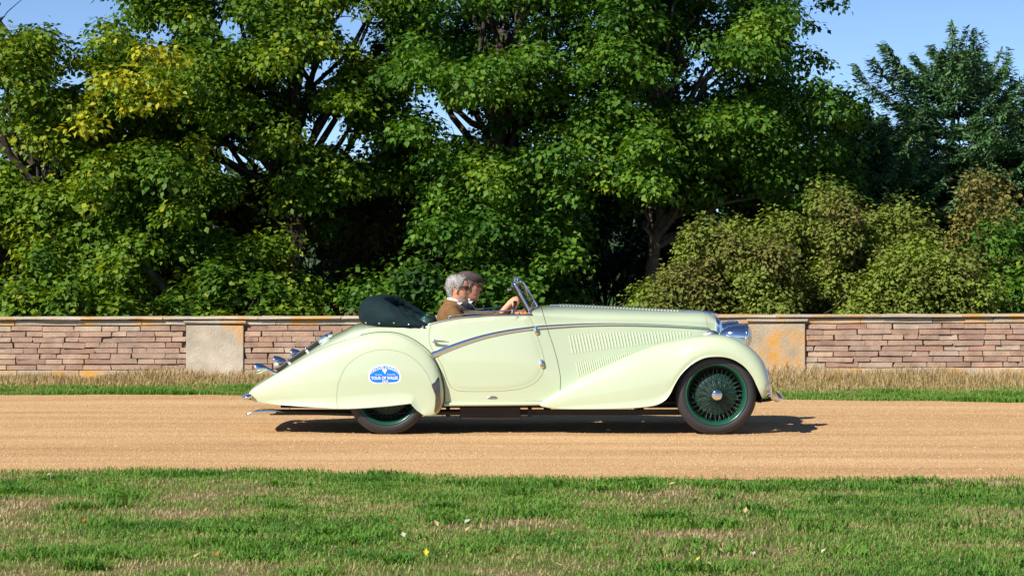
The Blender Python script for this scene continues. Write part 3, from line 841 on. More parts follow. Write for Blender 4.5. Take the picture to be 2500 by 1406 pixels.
def fir(name, label, px, d, height, width, seed, n_whorl=15):
    r = np.random.default_rng(seed)
    base = at(px, 925, d) * [1, 1, 0]
    root = empty(name, base); tag(root, label, 'tree', 'firs behind the olive bush')
    tp = branch_path(r, base, base + np.array([0.05, 0, height]), 12, 0, 0.015)
    mk('trunk', *tube_geo(tp, np.linspace(0.13, 0.012, 12), 10, True), M['bark_pale'], root)
    parts, PP, NN, DD, LL, TT = [], [], [], [], [], []
    for k in range(n_whorl):
        f = k / (n_whorl - 1)
        z = height * (0.08 + 0.80 * f ** 0.95) + r.normal(0, 0.05)
        L = width / 2 * (1 - f ** 2.6) ** 0.8 * r.uniform(0.8, 1.2) + 0.34
        m = int(r.integers(4, 7)); a0 = r.uniform(0, 6.28)
        for j in range(m):
            a = a0 + j * 2 * math.pi / m + r.normal(0, 0.15); Lk = L * r.uniform(0.55, 1.25)
            out = np.array([math.cos(a), math.sin(a), 0])
            start = base + np.array([0.05 * z / height, 0, z])
            rise = 0.62 * f + 0.10 + r.normal(0, 0.10)
            end = start + out * Lk + np.array([0, 0, Lk * (rise - 0.12)])
            p = branch_path(r, start, end, 9, -0.10, 0.03)
            p[-3:, 2] += np.array([0.0, 0.03, 0.10]) * Lk
            parts.append(tube_geo(p, np.linspace(0.016, 0.004, 9), 5, False))
            ns = int(220 + 330 * Lk)
            t = r.uniform(0.12, 1.0, ns); i = np.clip((t * 8).astype(int), 0, 7); fr = t * 8 - i
            q = p[i] * (1 - fr[:, None]) + p[i + 1] * fr[:, None]
            sd = np.cross(out, [0, 0, 1.0]); s = r.choice([-1, 1], ns)
            lat = r.random(ns) * (0.08 + 0.32 * Lk * (1 - t) ** 0.8)
            q = q + sd[None] * (s * lat)[:, None] + out[None] * (lat * 0.55)[:, None]
            q[:, 2] += r.normal(0, 0.035, ns) - 0.12 * lat
            PP.append(q); NN.append(np.array([0, 0, 1.0])[None] + r.normal(0, 0.45, (ns, 3)))
            DD.append(out[None] * 0.8 + sd[None] * (s * r.uniform(0.3, 1.0, ns))[:, None] + r.normal(0, 0.25, (ns, 3)))
            LL.append(r.uniform(0.08, 0.17, ns)); TT.append(np.clip(r.normal(0.5, 0.16, ns) + 0.12 * (t - 0.5), 0, 1))
    nl = 260
    zl = height * (0.84 + 0.17 * r.random(nl)); al = r.uniform(0, 6.28, nl); wl = (height * 1.02 - zl) * 0.30 * r.random(nl)
    ol = np.column_stack([np.cos(al), np.sin(al), np.zeros(nl)])
    PP.append(base + np.array([0.05, 0, 0]) + ol * wl[:, None] + np.column_stack([np.zeros(nl), np.zeros(nl), zl])); NN.append(ol * 0.6 + np.array([0, 0, 0.6]) + r.normal(0, 0.3, (nl, 3)))
    DD.append(ol + np.array([0, 0, 0.7])); LL.append(r.uniform(0.08, 0.15, nl)); TT.append(np.clip(r.normal(0.5, 0.15, nl), 0, 1))
    mk('limb', *join_geo(parts), M['bark'], root)
    PP, NN, DD, LL, TT = map(np.concatenate, (PP, NN, DD, LL, TT))
    V, T, t = place_leaves(PP, NN, DD, LL, LL * 0.30, TT, NEEDLE, NEEDLE_T)
    arrays_mesh('crown', V, T, M['needles'], t, root, smooth=False)
    return root
fir('fir_tree', 'blue-green fir with spiky top rising against the open sky', 2318, 43.0, 5.95, 5.0, 501, 19)
fir('fir_tree', 'fir cut off by the right edge of the picture', 2570, 42.0, 5.0, 4.0, 502, 17)
fir('fir_tree', 'shorter fir half hidden between wide green tree and spiky fir', 2110, 41.0, 4.35, 3.6, 503, 15)

# deadwood: a pale fallen trunk and a cut stump beyond the wall
r = np.random.default_rng(77)
a, b_ = at(350, 650, 37.0), at(480, 800, 36.2)
tag(tube('dead_log', branch_path(r, a, b_, 10, 0.02, 0.02), np.linspace(0.07, 0.11, 10), M['deadwood'], seg=10), 'pale dead log leaning among leaves above the left pier', 'log')
b0 = at(668, 925, 34.5) * [1, 1, 0]
stump = empty('tree_stump', b0); tag(stump, 'leaning stump with pale sawn top behind the wall', 'stump')
top = at(640, 722, 34.5)
mk('stem', *tube_geo([b0, b0 * 0.6 + top * 0.4, top], [0.20, 0.17, 0.155], 14, False), M['bark_pale'], stump)
M['sawn'] = plain('sawn_wood', (0.40, 0.27, 0.20), rough=0.9, noise=0.2, nscale=30)
V = [top + np.array([math.cos(k / 14 * 6.2832) * 0.15, math.sin(k / 14 * 6.2832) * 0.15, 0.006 + 0.05 * math.sin(k / 14 * 6.2832)]) for k in range(14)]
mk('sawn_top', V, [tuple(range(14))], M['sawn'], stump, smooth=False)

# distant woodland that closes the view behind the trees
r = np.random.default_rng(88)
m = 9000
px = r.uniform(-900, 3400, m); d = r.uniform(66, 74, m)
h = 3.7 + 0.7 * fbm2(px / 300, px * 0, 15, 3)
Pz = r.random(m) * h
pos = np.column_stack([(px - 1250) * d / FPX, d - CAM_D, Pz])
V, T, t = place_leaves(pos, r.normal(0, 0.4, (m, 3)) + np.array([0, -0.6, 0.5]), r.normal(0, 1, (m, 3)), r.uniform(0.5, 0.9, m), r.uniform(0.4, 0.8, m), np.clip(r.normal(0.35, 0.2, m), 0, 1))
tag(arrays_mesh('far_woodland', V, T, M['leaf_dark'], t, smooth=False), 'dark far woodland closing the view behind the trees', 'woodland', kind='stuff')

# ================================================================== the car
YC = 0.84                                     # depth of the car's centreline; the near side is at y = 0
car = empty('vintage_car', (0, YC, 0))
tag(car, 'pale cream-green 1930s open roadster with long bonnet, chrome trim and green folded hood', 'car')

def XZ(pts, v):                               # pixel list -> X, Z arrays at lateral offset v from the centreline
    a = np.array([P(px, py, YC + v) for px, py in pts]); return a[:, 0], a[:, 1]

def both(name, V, F, mat, parent=None, smooth=True):
    """near-side piece and its mirror image on the far side"""
    parent = parent or car
    a = mk(name, V, F, mat, parent, smooth)
    W = [(v[0], 2 * YC - v[1], v[2]) for v in V]
    b = mk(name, W, [tuple(f)[::-1] for f in F], mat, parent, smooth)
    return a, b

# ---- control curves of the main body
_x, _z = XZ([(606, 962), (612, 953), (629, 936), (664.6, 914), (688.5, 901), (721, 877), (754, 856), (787, 834), (817, 817), (847, 802.5), (877, 789), (905, 786), (935, 790), (980, 793), (1046, 790), (1060, 780), (1200, 765), (1280, 752),
             (1321, 746), (1368.5, 744.5), (1449, 747.5), (1539, 752), (1628, 756.5), (1690, 759), (1712, 760.5), (1728, 764), (1740, 770), (1747, 778)], 0)
zt_f = pchip(_x, _z)
_x, _z = XZ([(604, 968), (620, 962), (660, 938), (700, 915), (760, 880), (820, 846), (880, 815), (918, 800), (978, 800), (1026, 799), (1053, 790.5), (1113, 778.6), (1157.5, 772.6), (1260, 769.6), (1296, 769.5), (1340, 775), (1420, 782), (1500, 785), (1650, 790), (1760, 798)], -0.68)
zb_f = pchip(_x, _z)
_x, _z = XZ([(604, 974), (615, 979), (679.5, 986), (799, 993), (1000, 984), (1080, 982), (1317, 979), (1500, 972), (1650, 965), (1760, 960)], -0.70)
zs_f = pchip(_x, _z)
pxX = lambda px: (px - 1250) * 20.15 / FPX
wb_f = pchip([pxX(p) for p in (600, 615, 650, 700, 800, 900, 1000, 1060, 1160, 1260, 1296, 1350, 1420, 1500, 1650, 1720, 1742, 1765)], [.12, .30, .44, .54, .62, .655, .67, .68, .69, .68, .665, .62, .56, .50, .365, .305, .28, .235])
ws_f = pchip([pxX(p) for p in (600, 615, 700, 800, 1000, 1080, 1200, 1317, 1420, 1500, 1650, 1765)], [.14, .34, .56, .64, .685, .70, .71, .70, .655, .60, .44, .30])
def eased(f, w=0.07):
    dl = np.linspace(-w, w, 11)
    gx = np.linspace(-2.7, 2.3, 4001); gy = np.mean([f(gx + d) for d in dl], axis=0)
    return lambda x: np.interp(x, gx, gy)
zb_f, wb_f, ws_f = eased(zb_f), eased(wb_f), eased(ws_f)
zt_f, zs_f = eased(zt_f, 0.004), eased(zs_f, 0.004)
NE = 2.25
def body_pt(x, s):
    """s 0..1 sill to belt, 1..2 belt to the top centreline; near side"""
    zs, zb, zt, wb, ws = float(zs_f(x)), float(zb_f(x)), float(zt_f(x)), float(wb_f(x)), float(ws_f(x))
    zb = min(zb, zt - 0.004)
    if s <= 1:
        v = ws + (wb - ws) * s + 0.022 * math.sin(math.pi * s)
        z = zs + (zb - zs) * s
    else:
        th = (s - 1) * math.pi / 2
        v = wb * max(0.0, math.cos(th)) ** (2 / NE); z = zb + (zt - zb) * math.sin(th) ** (2 / NE)
    return v, z

S_SIDE = np.linspace(0, 1, 22); S_TOP = 1 + (1 - np.cos(np.linspace(0, 1, 23)[1:] * math.pi / 2)) ** 0.85
S_TOP = 1 + np.linspace(0, 1, 25)[1:] ** 1.25
S_ALL = np.concatenate([S_SIDE, S_TOP])
shut_x, shut_z = XZ([(1320, 740), (1321, 745), (1335.6, 799.5), (1350.5, 844), (1362.5, 889), (1368, 925), (1367, 952), (1364, 990)], -0.6)
shut_f = pchip(-shut_z, shut_x)

def loft(xa_fn, xb_fn, n, svals):
    """grid between two bounding lines x(z), near half then mirrored: closed over the top"""
    rows = []
    for u in np.linspace(0, 1, n):
        row = []
        for s in svals:
            x0, x1 = xa_fn(0), xb_fn(0)
            x = x0 + (x1 - x0) * u
            for _ in range(4):
                v, z = body_pt(x, s)
                x = xa_fn(z) + (xb_fn(z) - xa_fn(z)) * u
            row.append((x, v, z))
        rows.append(row)
    return rows

def rows_mesh(rows, full=True):
    V, ns = [], len(rows[0])
    for row in rows:
        V += [(x, YC - v, z) for x, v, z in row]
        if full: V += [(x, YC + v, z) for x, v, z in row[-2::-1]]
    n = 2 * ns - 1 if full else ns
    return V, grid_faces(len(rows), n, flip=True)

X_TAIL, X_NOSE = P(606, 970, YC)[0] + 0.004, P(1747, 780, YC)[0]
X_CR, X_CF = pxX(1046), pxX(1299)
shutline = lambda z: float(shut_f(-z))
# rear deck, cockpit sides, scuttle share the same lines
rear = loft(lambda z: X_TAIL, lambda z: X_CR, 70, S_ALL)
mid = loft(lambda z: X_CR, lambda z: X_CF, 40, S_SIDE)
scut = loft(lambda z: X_CF, lambda z: shutline(z) - 0.0025, 8, S_ALL)
pieces = [rows_mesh(rear), rows_mesh(scut)]
V, F = rows_mesh(mid, False); pieces.append((V, F))
pieces.append(([(x, 2 * YC - y, z) for x, y, z in V], [f[::-1] for f in F]))
body = mk('body', *join_geo(pieces), M['paint'], car)
bon = loft(lambda z: shutline(z) + 0.0025, lambda z: X_NOSE, 60, S_ALL)
bonnet = mk('bonnet', *rows_mesh(bon), M['paint'], car)
bvh_body = BVHTree.FromPolygons([Vector(v) for v in join_geo([join_geo(pieces), rows_mesh(bon)])[0]], join_geo([join_geo(pieces), rows_mesh(bon)])[1])

CAMV = Vector((0, -CAM_D, CAM_H))
def hit(px, py, bvh, off=0.0):
    """point of a near surface seen at a pixel, and its outward normal"""
    x, z = P(px, py, 0); d = (Vector((x, 0, z)) - CAMV).normalized()
    p, n, i, t = bvh.ray_cast(CAMV, d)
    if p is None: return None, None
    if n.dot(d) > 0: n = -n
    return p + n * off, n

def ribbon(name, pxpts, widths, height, mat, bvh, parent=None, n=60, off=0.0, seg=7, mirror=False, taper=0.0):
    """half-round strip following a line drawn on a near surface"""
    path = spline(pxpts, n); w = np.interp(np.linspace(0, 1, n), np.linspace(0, 1, len(widths)), widths)
    pts, nrm = [], []
    for px, py in path:
        p, q = hit(px, py, bvh, off)
        if p is None:
            if pts: pts.append(pts[-1] + (pts[-1] - pts[-2] if len(pts) > 1 else Vector((0.01, 0, 0)))); nrm.append(nrm[-1])
            continue
        pts.append(p); nrm.append(q)
    pa = np.array(pts); T = np.gradient(pa, axis=0)
    V = []
    for i, (p, q) in enumerate(zip(pts, nrm)):
        t = Vector(T[i]).normalized(); b = t.cross(q).normalized()
        k = w[min(i, n - 1)] / 2
        e = min(1.0, (i + 0.4) / max(1, taper * n), (len(pts) - i - 0.6) / max(1, taper * n)) if taper else 1.0
        for j in range(seg):
            a = math.pi * j / (seg - 1)
            V.append(p + b * math.cos(a) * k * e + q * (math.sin(a) * height * e - 0.001))
    F = grid_faces(len(pts), seg)
    if mirror: return both(name, V, F, mat, parent)
    return mk(name, V, F, mat, parent or car)

# ---- fenders: a crown line U and a lower edge L, swept with a rounded section
def fender_geo(pairs, n=110, ns=20, ne=2.7, inner_drop=0.55, lip=0.02):
    """pairs: (Upx, Upy, Lpx, Lpy, v_outer, v_crown, v_inner)"""
    A = []
    for ux, uy, lx, ly, vo, vu, vi in pairs:
        U = P(ux, uy, YC + vu); L = P(lx, ly, YC + vo)
        A.append([*U, *L, vo, vu, vi])
    A = spline(np.array(A), n)
    V = []
    for ux, uz, lx, lz, vo, vu, vi in A:
        sec = []
        dl = math.hypot(ux - lx, uz - lz) + 1e-6
        sec.append((lx + (ux - lx) * min(0.4, lip / dl), lz + (uz - lz) * min(0.4, lip / dl), vo + min(0.045, (vu - vo) * 0.8)))
        sec.append((lx - (ux - lx) * min(0.08, 0.004 / dl), lz - (uz - lz) * min(0.08, 0.004 / dl), vo + min(0.012, (vu - vo) * 0.4)))
        for k in range(ns + 1):
            th = math.pi / 2 * (k / ns)
            a, b = math.sin(th) ** (2 / ne), max(0.0, math.cos(th)) ** (2 / ne)
            tuck = 0.02 * (1 - a) ** 2 * min(1, dl / 0.3)
            sec.append((lx + (ux - lx) * a, lz + (uz - lz) * a, vu - (vu - vo) * b + tuck))
        li = (ux + (lx - ux) * inner_drop, uz + (lz - uz) * inner_drop)
        for k in range(1, ns // 2 + 1):
            th = math.pi / 2 * (1 - k / (ns // 2))
            a, b = math.sin(th) ** (2 / 2.2), max(0.0, math.cos(th)) ** (2 / 2.2)
            sec.append((li[0] + (ux - li[0]) * a, li[1] + (uz - li[1]) * a, vu + (vi - vu) * b))
        V += [(x, YC + v, z) for x, z, v in sec]
    m = len(V) // n
    return V, grid_faces(n, m, flip=True)

front_pairs = [
    (1317.5, 985, 1318, 988, -.742, -.73, -.70), (1330, 975.5, 1325, 992, -.765, -.735, -.68), (1368, 952, 1359, 997, -.79, -.72, -.63),
    (1419, 922, 1419, 998, -.812, -.69, -.56), (1464, 899.6, 1465, 998, -.825, -.665, -.50), (1509, 878.7, 1509, 997, -.834, -.65, -.46),
    (1553.7, 859, 1560, 994.5, -.84, -.635, -.42), (1598.5, 843, 1600, 989, -.84, -.625, -.38), (1626, 835, 1622, 978, -.84, -.62, -.36),
    (1652, 828.5, 1636, 962, -.84, -.615, -.34), (1675, 823, 1648, 938, -.84, -.61, -.33), (1697, 819, 1664, 913, -.84, -.61, -.32),
    (1718, 816.2, 1688, 890, -.84, -.605, -.32), (1737, 815.2, 1718, 874, -.84, -.60, -.32), (1757, 816, 1748, 870, -.84, -.60, -.32),
    (1780, 820.5, 1774, 872, -.84, -.60, -.32), (1808, 832, 1797, 880, -.84, -.60, -.32), (1837, 853, 1820, 896, -.838, -.60, -.32),
    (1858.5, 877, 1838, 919, -.835, -.60, -.32), (1872, 904, 1848, 940, -.83, -.60, -.32), (1878, 928, 1855, 955, -.82, -.60, -.32),
    (1874, 952, 1859, 964, -.80, -.61, -.33), (1864, 968, 1861, 970, -.78, -.62, -.34)]
FV, FF = fender_geo(front_pairs, 130)
front_fenders = both('front_fender', FV, FF, M['paint'])
bvh_front = BVHTree.FromPolygons([Vector(v) for v in FV], FF)
rear_pairs = [
    (608, 962, 611, 972, -.55, -.50, -.44), (612, 953, 620, 979, -.60, -.52, -.44), (629, 940, 645, 984, -.66, -.55, -.45), (664, 918, 690, 988, -.72, -.57, -.46),
    (721, 885, 745, 992.5, -.775, -.595, -.47), (770, 858, 790, 995.5, -.805, -.61, -.48), (808, 841, 823, 997.6, -.822, -.62, -.50), (859, 823, 865, 997, -.832, -.63, -.52),
    (900, 815, 900, 995, -.838, -.655, -.55), (930, 812, 925, 993, -.840, -.675, -.57), (963, 813.5, 950, 991, -.840, -.695, -.59), (993, 823, 975, 988, -.840, -.712, -.61),
    (1023, 841, 993, 986, -.839, -.722, -.63), (1048, 863, 1003, 985, -.837, -.73, -.65), (1066, 892, 1007, 989, -.835, -.735, -.66), (1077, 925, 1014, 997, -.832, -.738, -.67),
    (1082, 955, 1024, 1006, -.828, -.74, -.68), (1081, 985, 1037, 1013, -.822, -.74, -.69), (1074, 1003, 1050, 1015.5, -.81, -.74, -.69), (1064, 1012, 1057, 1015, -.79, -.74, -.69)]
RV, RF = fender_geo(rear_pairs, 150, ne=3.2, inner_drop=0.75)
rear_fenders = both('rear_fender', RV, RF, M['paint'])
bvh_rear = BVHTree.FromPolygons([Vector(v) for v in RV], RF)

# ---- door, with its gap, handle and hinges
door_px = [(1053, 790.5), (1047.5, 812), (1048, 832), (1055, 852), (1071, 877), (1083, 901), (1093, 930), (1105, 947), (1125, 954), (1187, 955), (1240, 952.5), (1279, 946),
           (1309, 931), (1324, 911), (1329, 889), (1324, 859), (1312, 823), (1300, 790), (1291, 773)]
top_px = [(1289, 770.4), (1260, 770.2), (1210, 770.8), (1157.5, 773.2), (1113, 779.2), (1080, 784.8)]
def panel(name, outline, bvh, off, mat, parent, n=150, rings=14):
    o = spline(outline, n, closed=True); c = o.mean(0)
    V, F = [], []
    for k in range(rings):
        q = 1 - (k / (rings - 1)) * 0.98
        for p in o:
            w = c + (p - c) * q
            h, nn = hit(w[0], w[1], bvh, off if k else -0.002)
            if h is None:
                h, nn = hit(w[0], w[1] + 1.2, bvh, off)
            if h is None:
                h = Vector((*[P(w[0], w[1], 0.16)[0]], 0.16, P(w[0], w[1], 0.16)[1]))
            V.append(h)
        if k == 0:
            pass
    F = grid_faces(rings, n, True, False)
    V.append(sum((Vector(q) for q in V[-n:]), Vector()) / n); ci = len(V) - 1
    F += [((rings - 1) * n + j, ci, (rings - 1) * n + (j + 1) % n) for j in range(n)]
    return V, F
door_outline = [(p[0] + (2.0 if p[0] < 1187 else -2.0) * (abs(p[0] - 1187) > 40), p[1] - 1.6 * (p[1] > 940)) for p in door_px[1:-1]] + top_px
V, F = panel('door', door_outline, bvh_body, 0.0035, M['paint'], car)
door, door_far = both('door', V, F, M['paint'])
ribbon('door_gap', door_px, [0.0062], 0.0018, M['gap'], bvh_body, door, n=120, seg=5, off=0.001)
ribbon('bonnet_gap', [(1321.5, 748), (1335.6, 799.5), (1350.5, 844), (1362.5, 889), (1368, 925), (1367.5, 950)], [0.006], 0.0016, M['gap'], bvh_body, bonnet, n=60, seg=5, off=0.001)
ribbon('nose_gap', [(1720, 766), (1723.5, 778), (1727, 796)], [0.006], 0.0015, M['gap'], bvh_body, bonnet, n=20, seg=5, off=0.001)
ribbon('spat_gap', [(823.5, 997), (822, 975), (824, 945), (832, 919), (847, 892), (873.7, 871), (903.6, 858), (939.5, 853), (978, 859), (1008, 874), (1035, 901), (1053, 934), (1060, 960)], [0.0052], 0.0012, M['gap'], bvh_rear, rear_fenders[0], n=110, seg=5, off=0.001)

# painted shade line on the body along the rear fender's crown
ribbon('fender_shade_line', [(880, 817.5), (905, 812.6), (931, 810.2), (964, 811.6), (995, 821), (1025.5, 839), (1051, 861.5), (1069.5, 891), (1080.5, 924.5), (1085.5, 955), (1085, 980)], [0.004, 0.006, 0.009, 0.011, 0.012], 0.004, M['seam_line'], bvh_body, n=90, seg=5, off=0.001)
# belt trim: blade of chrome, broad at the door and fine at the nose
trim_px = [(1056, 866), (1098, 849), (1142.6, 833), (1187, 820), (1240, 809), (1300, 800.5), (1338, 797), (1419, 792.8), (1509, 791.5), (1598.5, 793.5), (1688, 798), (1729, 801)]
ribbon('belt_trim', trim_px, [0.058, 0.050, 0.043, 0.039, 0.034, 0.030, 0.026, 0.023, 0.020, 0.018, 0.017, 0.015], 0.020, M['chrome'], bvh_body, n=120, seg=9, off=0.002, mirror=True)

# louvres
def louvre(px0, py0, px1, py1, w=0.017, hgt=0.0062, n=9, bvh=bvh_body):
    pts = [hit(px0 + (px1 - px0) * t, py0 + (py1 - py0) * t, bvh) for t in np.linspace(0, 1, n)]
    if any(p[0] is None for p in pts): return None
    V = []
    T = (pts[-1][0] - pts[0][0]).normalized()
    for k, (p, q) in enumerate(pts):
        e = math.sin(math.pi * (0.03 + 0.94 * k / (n - 1))) ** 0.35
        b = T.cross(q).normalized()
        if b.x < 0: b = -b
        for t_, h_ in ((-0.5, -0.001), (-0.34, 0.55), (-0.08, 1.0), (0.22, 0.72), (0.34, 0.25), (0.42, -0.15)):
            V.append(p + b * t_ * w + q * (hgt * e * h_))
    return V, grid_faces(n, 6, flip=True)
LV = []
fend_top = lambda px: float(np.interp(px, [1419, 1464, 1509, 1553.7, 1598.5, 1643, 1688, 1718], [922, 899.6, 878.7, 859, 843, 831, 820, 816]))
for k in range(39):
    xt = 1389.5 + k * 7.75
    yt = float(np.interp(xt, [1389, 1450, 1560, 1690], [817, 812, 809.5, 810.5]))
    yb = float(np.interp(xt, [1389, 1480, 1590, 1690], [864, 851, 838, 822])); yb = min(yb, fend_top(xt + 6) + 3)
    LV.append((xt, yt, xt + (yb - yt) * 0.215, yb))
for k in range(27):
    xt = 1407 + k * 5.35
    yt = float(np.interp(xt, [1407, 1545], [885, 858.5])); yb = min(float(np.interp(xt, [1407, 1545], [926, 862])), fend_top(xt + 8) + 4)
    if yb - yt > 4: LV.append((xt, yt, xt + (yb - yt) * 0.22, yb))
for a in LV:
    g = louvre(*a)
    if g: both('louvre', *g, M['paint'], bonnet)
# two rows of short louvres along the top of the bonnet
for k in range(38):
    x = P(1368 + k * 7.75, 750, YC - 0.2)[0]
    pts = []
    for dv in (0.13, 0.165, 0.20, 0.235):
        wb, zb, zt = float(wb_f(x)), float(zb_f(x)), float(zt_f(x)); q = min(1, dv * (1 - 0.35 * k / 38) / wb)
        c = q ** (NE / 2); s = math.sqrt(max(0, 1 - c * c)); pts.append(Vector((x + 0.010 * (dv - .13) / .1, YC - dv * (1 - 0.35 * k / 38), zb + (zt - zb) * s ** (2 / NE))))
    V = []
    for i, p in enumerate(pts):
        e = (0.35, 1, 1, 0.35)[i]
        for t_, h_ in ((-0.5, -0.1), (-0.25, 0.8), (0.0, 1.0), (0.3, 0.5), (0.5, -0.1)):
            V.append(p + Vector((t_ * 0.018, -0.35 * 0.012 * e * h_, 0.013 * e * h_)))
    both('louvre', V, grid_faces(4, 5), M['paint'], bonnet)
# bonnet hinge strip
xs_ = np.linspace(shutline(0.9) + 0.02, P(1722, 760, YC)[0], 40)
tube('bonnet_hinge', [(x, YC, float(zt_f(x)) + 0.001) for x in xs_], [0.007] * 40, M['chrome'], bonnet, 8)

# door handle
h0, n0 = hit(1060, 832, bvh_body)
hg = [lathe_geo([(0.001, 0), (0.020, 0), (0.020, -0.008), (0.013, -0.014), (0.010, -0.034), (0.013, -0.044), (0.001, -0.046)], 16, 'y', tuple(h0))]
lev = [h0 + Vector((-0.012, -0.040, 0.0)), h0 + Vector((0.03, -0.050, 0.0)), h0 + Vector((0.09, -0.052, -0.004)), h0 + Vector((0.135, -0.050, -0.009))]
hg.append(tube_geo(lev, [0.012, 0.010, 0.007, 0.003], 10))
mk('handle', *join_geo(hg), M['chrome'], door)
for hx, hy, hw in ((1308.5, 807, 0.044), (1322.5, 888, 0.044)):
    c, q = hit(hx, hy, bvh_body)
    V = []
    for z, w, d in ((0.042, 0.020, 0.010), (0.034, 0.036, 0.022), (0.0, 0.040, 0.026), (-0.022, 0.036, 0.024), (-0.040, 0.016, 0.012)):
        V += [c + Vector((-w / 2 - z * 0.15, 0.004, z)), c + Vector((-w / 2 - z * 0.15, -d * 0.7, z)), c + Vector((-z * 0.15, -d, z)), c + Vector((w / 2 - z * 0.15, -d * 0.7, z)), c + Vector((w / 2 - z * 0.15, 0.004, z))]
    F = grid_faces(5, 5); F += [tuple(range(5)), tuple(range(20, 25))[::-1]]
    mk('hinge', V, F, M['chrome'], door, smooth=False)
# small chrome coachbuilder plate below the door
V, F = panel('plate', [(1188, 973), (1190, 968.5), (1200, 966), (1211, 967.5), (1215.5, 971), (1215, 973.4), (1200, 973.6)], bvh_body, 0.005, None, None, 40, 5)
mk('maker_plate', V, F, M['steel'], car)

# sill step and running line
sx = np.linspace(pxX(1083), pxX(1335), 30)
V = []
for x in sx:
    zc = P(1200, 987 + (pxX(1083) - x) * 2.2, 0.1)[1]; w0 = YC - float(ws_f(x))
    for dy, dz in ((0.06, 0.016), (-0.012, 0.017), (-0.024, 0.008), (-0.026, -0.008), (-0.016, -0.018), (0.06, -0.019)):
        V.append((x, w0 + dy, zc + dz))
F = grid_faces(30, 6); F += [tuple(range(6)), tuple(range(174, 180))[::-1]]
both('sill_step', V, F, M['paint'])

# ---- underside
UZ = lambda py, v=-0.5: P(1250, py, YC + v)[1]
rail = [box_geo(pxX(600) + 0.2, pxX(1830), YC - 0.50, YC - 0.43, UZ(1013), UZ(1000)), box_geo(pxX(600) + 0.2, pxX(1830), YC + 0.43, YC + 0.50, UZ(1013), UZ(1000))]
for px in (1000, 1125, 1330, 1560, 1700):
    rail.append(box_geo(pxX(px), pxX(px) + 0.06, YC - 0.43, YC + 0.43, UZ(1010), UZ(995)))
chassis = mk('chassis', *join_geo(rail), M['chassis'], car, smooth=False)
bevel(mk('battery_box', *box_geo(pxX(1122), pxX(1271), YC - 0.62, YC - 0.52, UZ(1021.5), UZ(990)), M['chassis'], car, smooth=False), 0.008)
for px in (1092, 1294):
    mk('body_mount', *join_geo([box_geo(pxX(px) - 0.018, pxX(px) + 0.018, YC - 0.56, YC - 0.42, UZ(1016), UZ(996)), lathe_geo([(0.001, YC - 0.575), (0.02, YC - 0.575), (0.02, YC - 0.56)], 10, 'y', (pxX(px), 0, UZ(1004)))]), M['black'], car, smooth=False)
fl = mk('floor_pan', *box_geo(pxX(1060), pxX(1380), YC - 0.62, YC + 0.62, 0.275, 0.30), M['black'], car, smooth=False)
mk('under_tray', *box_geo(pxX(1380), pxX(1660), YC - 0.40, YC + 0.40, 0.255, 0.28), M['black'], car, smooth=False)
mk('boot_floor', *box_geo(pxX(680), pxX(830), YC - 0.5, YC + 0.5, 0.31, 0.33), M['black'], car, smooth=False)
# sump, gearbox, axle tubes
tube('gearbox', [(pxX(1380), YC, 0.36), (pxX(1500), YC, 0.36), (pxX(1660), YC, 0.40)], [0.10, 0.13, 0.12], M['chassis'], car, 12)
tube('propeller_shaft', [(pxX(960), YC, 0.36), (pxX(1380), YC, 0.36)], [0.035, 0.035], M['chassis'], car, 8)

